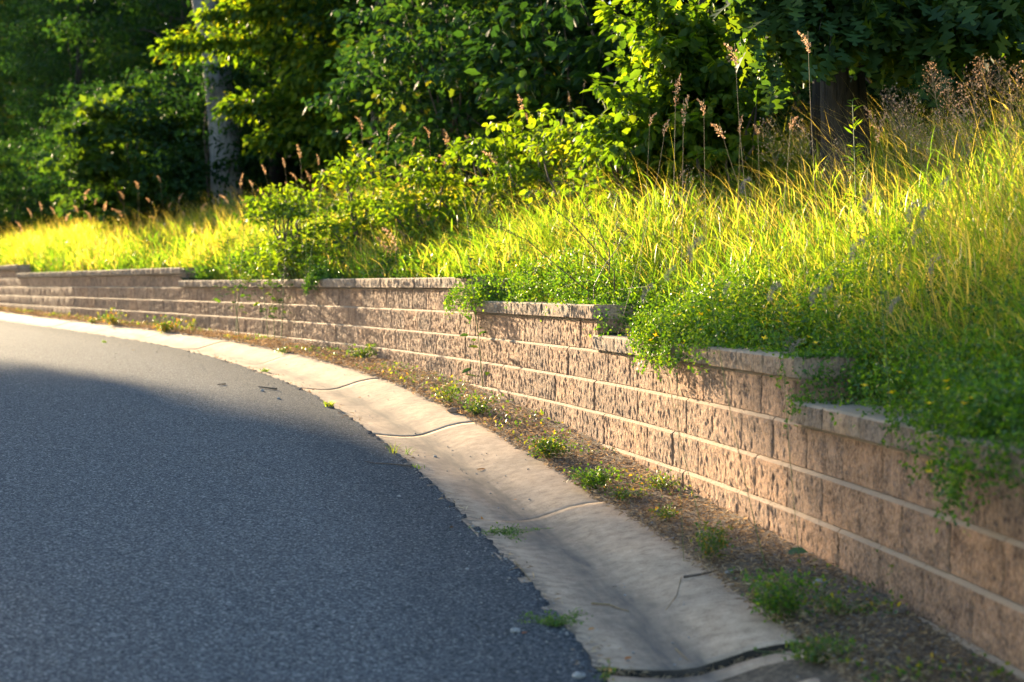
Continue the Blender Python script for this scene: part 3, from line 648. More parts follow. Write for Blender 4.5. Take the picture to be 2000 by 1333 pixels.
# ------------------------------------------------------------------ grass on the bank
def blades(n, Yr, dr, h, wd, lean=.45, dpow=1., clump=0., culm=0., dry=0.):
    Y = rng.uniform(Yr[0], Yr[1], n); d = dr[0]+(dr[1]-dr[0])*rng.random(n)**dpow
    x, y = pt(Y, -d); z = bank(Y, d, x, y)-.03
    patch = .5+.5*np.sin(x*2.1+np.sin(y*1.3)*2)*np.sin(y*1.1+1.7)
    if clump:
        ci = rng.integers(0, max(1, n//25), n); ca = rng.normal(size=(max(1, n//25), 2))*.35
        ld = ca[ci]
    else: ld = np.zeros((n, 2))
    H = rng.uniform(h[0], h[1], n)*(.62+.5*patch)*np.clip(.45+(d-dr[0])*.9, .45, 1)
    L = np.stack([rng.normal(size=n)*.30+ld[:, 0]-lean*.8, rng.normal(size=n)*.30+ld[:, 1]-lean*.25], 1)
    if culm:
        z0 = H*rng.random(n)**.8*.72; H = rng.uniform(.6, 1.2, n)*culm; z = z+z0; x = x+L[:, 0]*z0*.5; y = y+L[:, 1]*z0*.5
        a_ = rng.uniform(0, 6.283, n); k_ = rng.uniform(.25, 1.15, n); L = L*.6+np.stack([np.cos(a_)*k_, np.sin(a_)*k_], 1)
    W = rng.uniform(wd[0], wd[1], n); P0 = np.stack([x, y, z], 1); ts = np.array([0, .3, .6, .85, 1.]); wt = [.7, 1, .8, .45]
    az = rng.uniform(0, np.pi, n); side = np.stack([np.cos(az), np.sin(az), np.zeros(n)], 1)
    V = np.zeros((n, 9, 3))
    for k, t in enumerate(ts):
        c = P0.copy(); c[:, :2] += L*(H*t**1.9)[:, None]; dr_ = np.clip(1-.30*t*t*np.linalg.norm(L, axis=1)**1.2, .35, 1); c[:, 2] += H*t*dr_
        if k < 4: V[:, 2*k] = c-side*(W*wt[k])[:, None]; V[:, 2*k+1] = c+side*(W*wt[k])[:, None]
        else: V[:, 8] = c
    tf = np.array([(0, 1, 3), (0, 3, 2), (2, 3, 5), (2, 5, 4), (4, 5, 7), (4, 7, 6), (6, 7, 8)])
    F = tf[None]+(np.arange(n)*9)[:, None, None]
    p2 = np.sin(x*1.3+.7*y)*np.sin(y*.9+1)+.6*np.sin(x*3.1+1)*np.sin(y*2.7)
    r = np.clip(.10+.15*p2+.58*rng.random(n)+.2*patch*rng.random(n)+(rng.random(n) < .11)*.5+dry, 0, 1)
    return V.reshape(-1, 3), F.reshape(-1, 3), np.repeat(r, 9)
def grass_obj(name, sets, mat, label, cat='grass'):
    Vs, Fs, Rs, k = [], [], [], 0
    for V, F, r in sets: Vs.append(V); Fs.append(F+k); Rs.append(r); k += len(V)
    o = link(name, mesh_np(name, np.concatenate(Vs), np.concatenate(Fs), mat, np.concatenate(Rs))); tag(o, label, cat, kind='stuff'); return o
grass_obj('tall_grass', [blades(9000, (2.6, 9), (.5, 3.6), (.45, .85), (.0018, .0035), .6, clump=1), blades(40000, (2.6, 9), (.45, 3.8), (.55, 1.15), (.0022, .0052), .6, culm=.20), blades(5000, (2.6, 15), (.5, 4.2), (.8, 1.3), (.0010, .0018), .5, dry=.5),
                         blades(8000, (8.5, 15), (.40, 4.2), (.40, .80), (.002, .004), .45, clump=1), blades(42000, (8.5, 15), (.38, 4.4), (.48, 1.02), (.0024, .0056), .45, culm=.20),
                         blades(8000, (14, 25), (.34, 4.6), (.35, .72), (.003, .006), .35, clump=1), blades(6000, (14, 50), (.5, 4.8), (.7, 1.15), (.0018, .003), .3, dry=.5), blades(34000, (14, 25), (.34, 4.8), (.42, .95), (.005, .009), .35, culm=.22),
                         blades(8000, (24, 56), (.34, 4.8), (.35, .68), (.005, .010), .3, clump=1), blades(26000, (24, 56), (.34, 5.0), (.36, .80), (.008, .014), .3, culm=.25),
                         blades(6000, (4, 14), (.28, .8), (.12, .38), (.002, .004), .5, clump=1),
                         blades(9000, (14, 50), (.30, .9), (.12, .35), (.004, .008), .4, clump=1)],
          M['grass'], 'tall yellow-green grass covering the bank above the wall')

# ------------------------------------------------------------------ trefoil cushions spilling over the wall
def trefoil(label, spots, nl, lsize, flowers, drape=.12, group=None, stem_n=60):
    """spots: list of (Yw, d, radius, height) in wall coordinates"""
    c0 = spots[0]; x, y = pt(c0[0], -c0[1]); z = float(bank(np.array([c0[0]]), np.array([c0[1]]), np.array([x]), np.array([y]))[0])
    root = empty('trefoil_plant', (float(x), float(y), z), label, 'plant', group); o3 = np.array(root.location); tot = sum(s[2]**2 for s in spots)
    Ps, Cs = [], []
    for Yw, d, r, h in spots:
        n = int(nl*r*r/tot); x, y = pt(Yw, -d); z = float(bank(np.array([Yw]), np.array([max(d, .05)]), np.array([x]), np.array([y]))[0])
        nc = max(8, n//14); u = unit(rng.normal(size=(nc, 3))); u[:, 2] = np.abs(u[:, 2]); rr = rng.uniform(.55, 1.05, (nc, 1)); c = u*rr*np.array([r, r*1.15, h])
        c[:, :2] *= (1+.25*np.sin(np.arctan2(u[:, 1], u[:, 0])*5+r*9))[:, None]
        c += np.array([float(x), float(y), z]); ci = rng.integers(0, nc, n); Ps.append(c[ci]+rng.normal(size=(n, 3))*.028); Cs.append(c)
    P = np.concatenate(Ps)
    # anything beyond the cap edge hangs down the face
    X = P[:, 0]; Yq = P[:, 1]; ii = np.array([np.argmin((TX-a)**2+(TY-b)**2) for a, b in zip(X[::1], Yq[::1])])
    T = (X-TX[ii])*NX[ii]+(Yq-TY[ii])*NY[ii]; over = np.maximum(T-.03, 0)
    ctop = captop(TY[ii]); 
    nT = np.where(T > .03, .03+over*.38, T); P[:, 0] += (nT-T)*NX[ii]; P[:, 1] += (nT-T)*NY[ii]; P[:, 2] -= over*.6; T = nT
    P[:, 2] = np.where(T < .02, np.maximum(P[:, 2], np.where(T > -.30, ctop+.004, -9)), P[:, 2])
    n = len(P); A = unit(rng.normal(size=(n, 3))+np.array([-.2, -.2, .1])); Nn = unit(rng.normal(size=(n, 3))*.7+np.array([0, 0, 1]))
    foliage('foliage', P, A, Nn, rng.uniform(*lsize, n), T_OVAL if lsize[1] < .03 else T_DIA, M['trefoil'], root, o3, rng.random(n))
    tb = []
    for i in range(stem_n):
        p = P[rng.integers(n)]; b = np.array([o3[0], o3[1], p[2]-.1])*.35+p*.65; b[2] = p[2]-rng.uniform(.04, .12)
        tb.append(tube(limb_path(b-o3, p-o3, .02, 5, .008), np.linspace(.002, .001, 5), 4))
    V, F = join_np(tb); tag(link('stems', mesh_np('stems', V, F, M['green_stem']), root), kind='stuff')
    for fx, fy in flowers:
        Z = (fx-1000)/3100; rr_ = ray(fx, fy); best = None
        k = np.argmin(np.linalg.norm(np.cross(P, rr_/np.linalg.norm(rr_)), axis=1)+P[:, 1]*.015); Yf = P[k, 1]-.05
        p = at(fx, fy, Yf); vs_, fs_ = [], []
        for q in range(4):
            a = unit(np.array([math.cos(q*1.57+.4), math.sin(q*1.57+.4), .5])); V, F = leaf_geo(np.zeros((1, 3)), a[None], unit(np.array([[0, 0, 1.]])), np.array([.019]), T_OVAL); vs_.append((V*1.0, F))
        V, F = join_np(vs_); o = link('flower', mesh_np('flower', V, F, M['petal'], rng.random(len(V))), root, p-o3); o.rotation_euler = (random.uniform(-.6, .6), random.uniform(-.6, .6), random.random()*6)
    return root
def fl(ox, oy, s, L): return [(ox+a/s, oy+b/s) for a, b in L]
F1 = fl(1100, 560, 3.3333, [(780, 378), (895, 285), (728, 195), (758, 185), (895, 183), (600, 300), (812, 258), (945, 160), (1075, 140), (1030, 95), (1225, 195), (1300, 170), (1400, 232), (1390, 115), (1455, 178), (1310, 338), (1290, 408), (850, 140), (600, 320), (570, 352)])
F2 = fl(1100, 560, 3.3333, [(1530, 130), (1625, 155), (1595, 330), (1645, 370), (1720, 115), (1860, 110), (1960, 650)])+fl(1400, 700, 3.3333, [(960, 180), (1140, 230), (1190, 98), (1500, 150), (1500, 205), (1660, 265), (1610, 300), (1390, 690), (1380, 745), (1450, 525), (1460, 600), (1385, 300), (1715, 355)])
trefoil('bushy trefoil with yellow flowers spilling over the cap stones right of the broken step', [(9.0, .40, .46, .42), (9.5, .30, .38, .34), (8.4, .36, .42, .36), (8.9, .06, .32, .22), (9.3, .04, .26, .18), (8.1, .9, .5, .5), (9.4, .8, .45, .42), (7.9, .5, .36, .34)], 34000, (.016, .027), F1)
trefoil('large dark green trefoil mat with yellow flowers hanging over the wall at the right edge', [(7.3, .45, .40, .30), (6.6, .45, .45, .34), (6.0, .40, .42, .34), (5.4, .30, .40, .34), (5.35, .03, .36, .26), (5.8, .15, .30, .26), (4.7, .20, .40, .32), (6.3, .95, .5, .5), (5.5, .9, .5, .5), (7.4, .95, .45, .45), (4.9, .75, .5, .5), (7.2, .22, .26, .2)], 52000, (.014, .024), F2)
trefoil('low green clump hanging over the cap between the two left cap runs', [(18.3, .15, .26, .20), (18.2, -.02, .2, .12), (18.9, .5, .4, .3)], 5000, (.022, .036), [(670, 560)])
trefoil('yellow-green feathery clump spilling over the step above the middle of the wall', [(13.45, .12, .30, .22), (13.2, .0, .22, .18), (13.6, -.03, .18, .10), (12.8, .45, .5, .34), (12.0, .5, .5, .38), (11.2, .5, .5, .36), (10.4, .45, .42, .34), (10.9, .35, .3, .2), (12.4, .9, .5, .5)], 26000, (.018, .03), [(912, 560)])
trefoil('band of fine-leaved green plants behind the long left cap run', [(22.5, .7, .55, .4), (21.3, .7, .55, .4), (20.2, .7, .5, .4), (17, .7, .5, .35), (16, .7, .45, .3), (23.8, .6, .5, .35)], 12000, (.03, .05), [])

# ------------------------------------------------------------------ stalks with seed heads
def stalk(tip, base_dx, base_dy, kind, label, group, hook=.0, size=1., cat='grass stalk'):
    tip = np.array(tip); bx_, by_ = tip[0]+base_dx, tip[1]+base_dy; b = np.array([bx_, by_, gz(bx_, by_)-.02])
    root = empty({'a': 'seed_stalk', 'b': 'panicle_grass', 'c': 'foxtail_grass'}[kind], b, label, cat, group)
    t = np.linspace(0, 1, 9)[:, None]; P = b*(1-t)+tip*t; bend = (t**2.2-t)[:, 0]; P[:, 0] += -base_dx*bend*-.5
    P[:, 2] += (.10*np.sin(t*np.pi))[:, 0]*abs(base_dx)*2
    if hook:
        P[-1, 2] -= .02; 
    V, F = tube(P-b, np.linspace(.0022, .0012, 9)*size, 5); link('stem', mesh_np('stem', V, F, M['stem' if kind != 'c' else 'green_stem']), root)
    d = unit(P[-1]-P[-3]); n = {'a': 70, 'b': 150, 'c': 170}[kind]
    if kind == 'a':
        L = .20*size*random.uniform(.7, 1.25); u = rng.random(n); c = P[-1]+d*L*(u[:, None]-.75)+np.array([-.28 if base_dx > 0 else .28, 0, -.25])*L*(u[:, None]**2)*(1.2 if hook else .5)
        off = rng.normal(size=(n, 3))*.0085*size*np.sin(np.clip(u*1.1+.05, 0, 1)*np.pi)[:, None]; Pp = c+off; A = unit(d+off*60+rng.normal(size=(n, 3))*.35+np.array([0, 0, -.3])); s = rng.uniform(.012, .022, n)*size; m = M['seed']; Tt = T_DIA
    elif kind == 'b':
        L = .55*size; tb = []; Pp = []; A = []
        for i in range(22):
            u = i/22; o = P[-1]+d*L*(u-.8); az = i*2.4; dirn = unit(d*.9+np.array([math.cos(az), math.sin(az)*.6, 0])*.8); ln = L*(.55-.4*u)
            e = o+dirn*ln+np.array([0, 0, -.12*ln]); tb.append(tube(np.array([o, (o+e)/2+np.array([0, 0, .01]), e])-b, [.0008, .0007, .0005], 4))
            for q in range(7):
                f = random.uniform(.35, 1); Pp.append(o+(e-o)*f+rng.normal(size=3)*.012); A.append(dirn+rng.normal(size=3)*.4)
        V, F = join_np(tb); link('rays', mesh_np('rays', V, F, M['stem']), root); Pp = np.array(Pp); A = unit(np.array(A)); s = rng.uniform(.013, .022, len(Pp))*size; m = M['seed']; Tt = T_DIA; n = len(Pp)
    else:
        L = .11*size; u = rng.random(n)*1.0; ang = u*1.9; sgn = -1 if base_dx >= 0 else 1
        c = P[-1]+np.stack([sgn*L*.55*np.sin(ang), 0*u, L*.45*(np.cos(ang)-1)-L*.2*u], 1)
        off = unit(rng.normal(size=(n, 3))); Pp = c+off*.004; A = unit(off+np.stack([sgn*np.cos(ang), 0*u, -np.sin(ang)], 1)*.7); s = rng.uniform(.012, .022, n)*size; m = M['foxtail']; Tt = T_NARROW
    Nn = unit(rng.normal(size=(n, 3))); o = foliage('seed_head', Pp, A, Nn, s, Tt, m, root, b, rng.random(n)); return root
def many(L, Y, kind, label, group, dx=(-.35, .55), size=1., hook=.6):
    for i, (x, y) in enumerate(L):
        stalk(at(x, y, Y+random.uniform(-.8, .8)), random.uniform(*dx), random.uniform(-.1, .2), kind, label, group, hook if random.random() < .6 else 0, size*random.uniform(.6, 1.1))
many([(60, 405), (80, 398), (105, 402), (165, 368), (185, 385), (150, 400), (270, 352), (312, 342), (350, 375), (330, 395), (395, 395), (360, 412), (240, 372), (205, 398), (40, 430), (130, 415), (290, 385), (175, 410), (120, 440), (230, 405), (345, 440), (300, 420)], 31, 'a', 'pale sunlit seed-headed grass stalk in the row at the left end of the bank', 'pale seed stalks at the left end of the bank', size=1.25)
many([(585, 288), (555, 312), (560, 358), (515, 325), (540, 372), (622, 305), (602, 338), (470, 345), (512, 368), (440, 378), (492, 350), (575, 335), (610, 370), (480, 385), (640, 330)], 24.5, 'a', 'brown seed-headed grass stalk in the cluster against the dark wood right of the grey trunk', 'brown seed stalks right of the grey trunk', size=1.15)
many([(705, 225), (762, 238), (838, 245), (872, 258), (915, 262), (808, 272), (868, 300), (825, 300), (790, 318)], 20, 'a', 'brown seed-headed grass stalk in the loose group before the dark centre of the wood', 'brown seed stalks before the centre of the wood', size=1.25)
many([(1018, 192), (1028, 215), (1112, 182), (1140, 163), (960, 290), (980, 310)], 17, 'a', 'brown seed stalk rising near the tall goldenrod in the middle of the bank', 'seed stalks by the goldenrod', size=1.1)
many([(1375, 188), (1335, 195), (1405, 235), (1320, 155), (1300, 240), (1445, 232), (1480, 238), (1270, 215), (1720, 230), (1700, 215), (1545, 222), (1570, 250)], 10.5, 'a', 'arching brown seed stalk above the grass in front of the young tree and oak', 'arching seed stalks before the young tree and oak', size=.95)
stalk(at(1435, 78, 10.3), .17, 0, 'a', 'tall thin seed stalk with hooked head, left of the two tallest stalks', None, .7, 1.0)
stalk(at(1578, 55, 10.0), .12, 0, 'a', 'tallest thin seed stalk with curled head, in front of the oak trunk', None, .7, 1.0)
many([(1818, 132), (1850, 170), (1915, 122), (1950, 138), (1985, 158), (1780, 205), (1880, 200), (1830, 230), (1760, 215), (1970, 205), (1900, 175), (1870, 235), (1800, 260), (1960, 240), (1740, 190), (1560, 260), (1640, 290), (1500, 250), (1200, 380), (1340, 350)], 8.3, 'b', 'airy reddish-brown panicle of grass among those at the upper right', 'airy panicles at the upper right', dx=(.1, .35), size=.6)
many([(1526, 555), (1607, 555), (1646, 570), (1628, 558), (1550, 660), (1568, 657), (1710, 370), (1800, 385), (1855, 340), (1766, 510), (1800, 450), (1760, 582), (1468, 340), (1377, 456), (1320, 513), (1278, 549), (1820, 400), (1690, 460), (1840, 500), (1430, 545)], 7.2, 'c', 'drooping grey foxtail head among those nodding over the near grass', 'grey foxtail heads over the near grass', dx=(.05, .3), size=.9)

# dark wiry weeds leaning left in the middle of the bank
def wiry(pix, Y, label):
    P = np.array(B(*[(x, y, Y) for x, y in pix])); b = P[0].copy(); b[2] = gz(b[0], b[1]); root = empty('wiry_weed', b, label, 'weed')
    P = np.vstack([b, P]); V, F = tube(P-b, np.linspace(.0045, .0015, len(P)), 6); link('stem', mesh_np('stem', V, F, M['red_stem']), root)
    tb, Pp, A = [], [], []; cs = np.linspace(0, 1, len(P))
    for i in range(16):
        t = random.uniform(.35, 1); o = np.array([np.interp(t, cs, P[:, k]) for k in range(3)]); e = o+np.array([random.uniform(-.22, .05), random.uniform(-.08, .08), random.uniform(-.02, .10)])
        tb.append(tube(np.array([o, (o+e)/2, e])-b, [.0014, .001, .0007], 4))
        for q in range(5): Pp.append(o+(e-o)*random.uniform(.3, 1)+rng.normal(size=3)*.006); A.append(rng.normal(size=3))
    V, F = join_np(tb); tag(link('side_twigs', mesh_np('side_twigs', V, F, M['red_stem']), root), kind='stuff')
    Pp, A = np.array(Pp), unit(np.array(A)); foliage('seeds', Pp, A, unit(rng.normal(size=Pp.shape)), rng.uniform(.010, .018, len(Pp)), T_OVAL, M['dark_seed'], root, b, rng.random(len(Pp)))
wiry([(1200, 530), (1165, 490), (1110, 430), (1050, 385), (1000, 355)], 10.9, 'dark wiry dead weed leaning left over the middle of the grass')
wiry([(1190, 490), (1170, 450), (1130, 380), (1090, 340)], 11.1, 'shorter dark dead weed stem above and right of the long leaning one')
wiry([(1150, 570), (1100, 530), (1030, 470), (960, 440)], 11.0, 'low dark twiggy weed reaching left just above the cap stones')
wiry([(1160, 560), (1180, 520), (1210, 480), (1240, 455)], 10.9, 'dark-seeded weed leaning right in the middle of the bank')

# leafy weeds
def leafy(tip, bdx, name, label, T, mat, n, lsize, spread, group=None, droop=.3, cat='plant', stem='green_stem', frac=.2):
    tip = np.array(tip); bx_, by_ = tip[0]+bdx, tip[1]+.02; b = np.array([bx_, by_, gz(bx_, by_)-.02]); root = empty(name, b, label, cat, group)
    t = np.linspace(0, 1, 8)[:, None]; P = b*(1-t)+tip*t; P[:, 0] += (t**2-t)[:, 0]*-bdx*.3; V, F = tube(P-b, np.linspace(.005, .002, 8), 6); link('stem', mesh_np('stem', V, F, M[stem]), root)
    u = frac+(1-frac)*rng.random(n); c = np.stack([np.interp(u, t[:, 0], P[:, k]) for k in range(3)], 1); az = rng.uniform(0, 6.28, n)
    out = np.stack([np.cos(az), np.sin(az), .3+.5*u], 1); pp = c+out*rng.random((n, 1))*spread*(1.2-u[:, None]); A = unit(out+np.array([0, 0, -droop])+rng.normal(size=(n, 3))*.2)
    foliage('leaf_mass' if n > 40 else 'leaves', pp, A, unit(np.array([0, 0, 1.])+rng.normal(size=(n, 3))*.35), rng.uniform(*lsize, n)*(1.15-.5*u), T, mat, root, b, rng.random(n)); return root
leafy(at(1003, 235, 17), .1, 'goldenrod', 'tall goldenrod spire standing highest in the middle of the bank', T_NARROW, M['leaf_lit'], 260, (.10, .17), .03)
leafy(at(985, 262, 16.6), .05, 'goldenrod', 'goldenrod spire just left of the tallest one', T_NARROW, M['leaf_lit'], 220, (.09, .15), .03)
leafy(at(1090, 248, 17), .1, 'goldenrod', 'goldenrod spire between the tallest one and the young tree', T_NARROW, M['leaf_lit'], 240, (.10, .17), .03)
leafy(at(1060, 300, 16), .1, 'goldenrod', 'shorter goldenrod in front between the two tall spires', T_NARROW, M['leaf_lit'], 220, (.09, .15), .03)
leafy(at(1665, 195, 10.2), .05, 'leafy_weed', 'upright green weed with narrow leaves in front of the oak trunk', T_NARROW, M['leaf_lit'], 90, (.08, .13), .02)
for i, (x, y, lab) in enumerate([(692, 285, 'yellow-green round-leaved sapling, topmost, left of centre'), (650, 330, 'round-leaved sapling just left of the topmost yellow-green one'), (740, 320, 'round-leaved sapling just right of the topmost yellow-green one')]):
    leafy(at(x, y, 20.5), .15, 'sapling', lab, T_OVAL, M['leaf_lit'], 150, (.09, .15), .22, cat='sapling')
LC = 'grey-green locust sprout with paired leaflets in the sunlit weeds left of centre'
for x, y in [(520, 400), (545, 420), (600, 390), (640, 400), (620, 440), (560, 450), (480, 430), (690, 420), (720, 400), (655, 350), (500, 460), (760, 430), (800, 420), (590, 470), (440, 440), (630, 360), (580, 360), (840, 400), (880, 420), (660, 470), (710, 460), (540, 480), (900, 450), (780, 380), (820, 460)]:
    leafy(at(x, y, 19.6+random.uniform(-.8, .8)), random.uniform(-.2, .25), 'locust_sprout', LC, T_OVAL, M['leaf_oak'], 80, (.06, .10), .28, 'locust sprouts in the sunlit weeds', droop=.5)
for x, y, lab in [(915, 500, 'broad-leaved dark green vine sprig above the middle step of the cap'), (965, 470, 'upper sprig of dark broad leaves right of the middle step')]:
    leafy(at(x, y, 13.0), .12, 'vine_sprig', lab, T_OVAL, M['leaf_oak'], 22, (.07, .11), .10, frac=.1)
leafy(at(905, 370, 15.2), .1, 'vine_sprig', 'glossy-leaved plant glinting in the grass above the middle of the wall', T_OVAL, M['leaf_oak'], 60, (.05, .08), .14)
for x, y, Yb, r_, h_, lab in [(700, 350, 19.5, .55, 1.0, 'bright yellow-green leafy bush behind the locust sprouts, left of centre'), (830, 370, 18, .5, .8, 'low leafy bush in the weeds between the round-leaved saplings and the goldenrod'),
        (950, 330, 17.6, .5, .95, 'yellow-leaved bush just left of the goldenrod spires'), (1050, 330, 16.6, .55, 1.0, 'leafy bush at the foot of the goldenrod spires'), (1140, 300, 15.2, .5, 1.0, 'lit bush joining the goldenrod to the young tree'),
        (1225, 320, 14, .45, .9, 'drooping yellow-green bush under the left side of the young tree'), (1420, 300, 13.2, .5, .9, 'lit bush under the right side of the young tree'), (560, 400, 20.5, .55, .8, 'grey-green leafy mound among the locust sprouts')]:
    a_ = at(x, y, Yb); make_shrub((a_[0], a_[1], gz(a_[0], a_[1])), r_, h_+.35, 34, 34, (.06, .11), M['leaf_lit'], lab, T_OVAL, None, 'bush', .22, 40)
# dry nodding weed and bright tuft
many([(770, 440), (790, 445), (750, 460), (760, 475), (810, 455), (825, 480)], 17.3, 'a', 'bleached nodding seed stalk in the clump above the long cap run', 'bleached nodding stalks above the long cap run', dx=(-.05, .15), size=1.5)

# grass blades reaching over the broken step
def tuft(loc, n, h, wd, spread, label, name='grass_tuft', mat='grass', tocam=(-.5, -.2), cat='grass tuft', rnd0=.4):
    loc = np.array(loc); root = empty(name, loc, label, cat); Vs = []
    az = rng.uniform(0, 6.28, n); L = np.stack([np.cos(az)*spread+tocam[0]*.3, np.sin(az)*spread+tocam[1]*.3], 1)*rng.uniform(.3, 1.1, (n, 1)); H = rng.uniform(.6, 1, n)*h; W = rng.uniform(.7, 1.1, n)*wd
    a2 = rng.uniform(0, 3.14, n); side = np.stack([np.cos(a2), np.sin(a2), 0*a2], 1); V = np.zeros((n, 9, 3)); P0 = np.stack([rng.normal(size=n)*.015, rng.normal(size=n)*.015, 0*az-.005], 1)
    for k, t in enumerate([0, .3, .6, .85, 1.]):
        c = P0.copy(); c[:, :2] += L*(H*t**1.6)[:, None]; c[:, 2] += H*t*(1-.55*t*np.minimum(np.linalg.norm(L, axis=1), 1))
        if k < 4: V[:, 2*k] = c-side*(W*[.7, 1, .8, .45][k])[:, None]; V[:, 2*k+1] = c+side*(W*[.7, 1, .8, .45][k])[:, None]
        else: V[:, 8] = c
    tf = np.array([(0, 1, 3), (0, 3, 2), (2, 3, 5), (2, 5, 4), (4, 5, 7), (4, 7, 6), (6, 7, 8)]); F = (tf[None]+(np.arange(n)*9)[:, None, None]).reshape(-1, 3)
    o = link('blades', mesh_np('blades', V.reshape(-1, 3), F, M[mat], np.repeat(np.clip(rnd0+rng.random(n)*.4, 0, 1), 9)), root)
    if n > 40: tag(o, kind='stuff')
    return root
p = at(1245, 640, 10.35); tuft((p[0], p[1], nz(2)+.11), 14, .30, .006, 1.1, 'bright grass blades fanning left out of the broken step', tocam=(-2.2, -.5), rnd0=.45)
p = at(1225, 640, 10.2); tuft((p[0], p[1], nz(2)+.11), 14, .14, .004, 1.4, 'curled dry grass shoots in the hollow beside the broken step', mat='dry', tocam=(-1, -.5))

# ------------------------------------------------------------------ weeds along the foot of the wall and in the gutter joints
def ground_weed(px, py, r, h, n, ls, label, mat='weed', T=T_OVAL, cat='weed', name='ground_weed'):
    if py > 690: r *= 1.4; h *= 1.15; n = int(n*2.0); ls *= 1.2
    else: r *= .8; h *= .75; n = int(n*.8)
    g, _, _ = on_ground(px, py); root = empty(name, g, label, cat); o3 = np.array(g)
    nst = max(3, n//16); tips = np.stack([rng.normal(size=nst)*r*.5, rng.normal(size=nst)*r*.5, rng.uniform(.3, 1, nst)*h], 1)
    V, F = join_np([tube(limb_path((0, 0, -.01), q, .01, 5, .004), np.linspace(.0022, .001, 5), 4) for q in tips]); link('stems', mesh_np('stems', V, F, M['green_stem']), root)
    k = rng.integers(0, nst, n); u = rng.random((n, 1))**.6; P = tips[k]*u+rng.normal(size=(n, 3))*np.array([.022, .022, .012])*(h/.12)**.5; P[:, 2] = np.maximum(P[:, 2], .004)
    A = unit(rng.normal(size=(n, 3))+np.array([0, 0, .3])); foliage('foliage' if n > 40 else 'leaves', P+o3, A, unit(rng.normal(size=(n, 3))*.5+np.array([0, 0, 1])), rng.uniform(.7, 1.2, n)*ls, T, M[mat], root, o3, rng.random(n)); return root
GWD = [(1520, 1215, .10, .17, 420, .017, 'lush bright green weed where the wide gutter joint meets the dirt', 'trefoil'),
       (1600, 1290, .12, .08, 260, .014, 'low spreading yellow-green weed below the lush one at the lower right', 'weed'),
       (1640, 1200, .08, .07, 120, .012, 'thin sprawling weed between the lush weed and the wall', 'weed'),
       (1385, 1090, .08, .14, 200, .016, 'upright yellow-green weed on the dirt beside the gutter edge', 'weed'),
       (1160, 960, .12, .11, 320, .018, 'round green weed clump on the dirt strip with an orange leaf', 'trefoil'),
       (1210, 975, .09, .06, 120, .016, 'small yellowish weed just right of the round green clump', 'weed'),
       (1070, 893, .15, .13, 320, .020, 'yellow-green weed clump below the middle of the wall', 'weed'),
       (1300, 1015, .08, .06, 90, .014, 'sparse weed on bare dirt above the lone upright weed', 'weed'),
       (1290, 955, .10, .09, 120, .015, 'weed growing against the foot of the wall where sun ends', 'weed'),
       (930, 808, .12, .13, 160, .020, 'yellowish weed right of the broken brown chunk', 'weed'),
       (875, 790, .12, .19, 180, .020, 'tall pale weed left of the broken brown chunk', 'weed'),
       (710, 700, .18, .14, 160, .026, 'small sunlit weed at the foot of the wall below the low hanging clump', 'weed'),
       (560, 690, .16, .10, 120, .028, 'little bright weed at the back edge of the gutter, left of centre', 'weed'),
       (485, 655, .2, .22, 120, .034, 'upright weed against the wall below the long cap run', 'weed'),
       (325, 650, .45, .30, 400, .045, 'large bright green weed clump at the far foot of the wall', 'weed'),
       (225, 635, .35, .34, 260, .045, 'tall weed clump left of the large bright one at the far foot of the wall', 'weed'),
       (185, 632, .25, .16, 120, .04, 'lowest and leftmost weed clump of the far foot of the wall', 'weed'),
       (375, 645, .2, .26, 100, .035, 'thin upright weed right of the large bright clump', 'weed'),
       (1752, 1180, .03, .16, 26, .016, 'single spindly weed standing against the wall at the lower right', 'weed'),
       (980, 1045, .14, .035, 260, .010, 'mat of green weed growing from the crack across the gutter', 'trefoil'),
       (1085, 1222, .10, .03, 220, .010, 'flat green mat on the asphalt edge near the bottom', 'trefoil'),
       (1245, 895, .06, .08, 60, .016, 'tiny weed sprig between the clump and the wall foot', 'weed'),
       (1180, 1330, .03, .05, 24, .012, 'tiny green sprout in the gutter at the bottom edge', 'weed')]
for q in GWD: ground_weed(*q)
for (px, py, n, h, lab) in [(517, 727, 60, .08, 'small bright grass tuft on the asphalt edge in the sun, left of the other'), (642, 794, 50, .07, 'small bright grass tuft on the asphalt edge in the sun, right of the other'), (203, 670, 30, .07, 'tiny far grass tuft on the asphalt edge'), (770, 885, 14, .14, 'few thin grass blades standing on the asphalt edge'), (800, 888, 8, .10, 'pair of wispy blades in the gutter beside the thin grass'), (815, 915, 16, .05, 'low sprig at the right end of the dark twig')]:
    g, _, _ = on_ground(px, py); tuft(g, n, h, .004 if n > 20 else .0025, 1.0, lab, tocam=(0, 0), rnd0=.35)

# dead litter over the dirt strip
n = 52000; Y = 4.+(38-4)*rng.random(n)**1.9; t = rng.random(n)**.9*.56+.02+wob(Y, .02, 3.1)*.6; x, y = pt(Y, t); z = zb(Y)+.024+rng.random(n)**2*.03*(1+.6*np.sin(Y*5)*np.sin(t*11))
P = np.stack([x, y, z], 1); A = unit(rng.normal(size=(n, 3))*np.array([1, 1, .35])); s = rng.uniform(.008, .032, n)*(1+Y/24)
V, F = leaf_geo(P, A, unit(rng.normal(size=(n, 3))*.6+np.array([0, 0, 1])), s, T_NARROW)
tag(link('dry_litter', mesh_np('dry_litter', V, F, M['dry'], np.repeat(rng.random(n), 4))), 'dead brown plant litter covering the dirt strip below the wall', 'litter', kind='stuff')
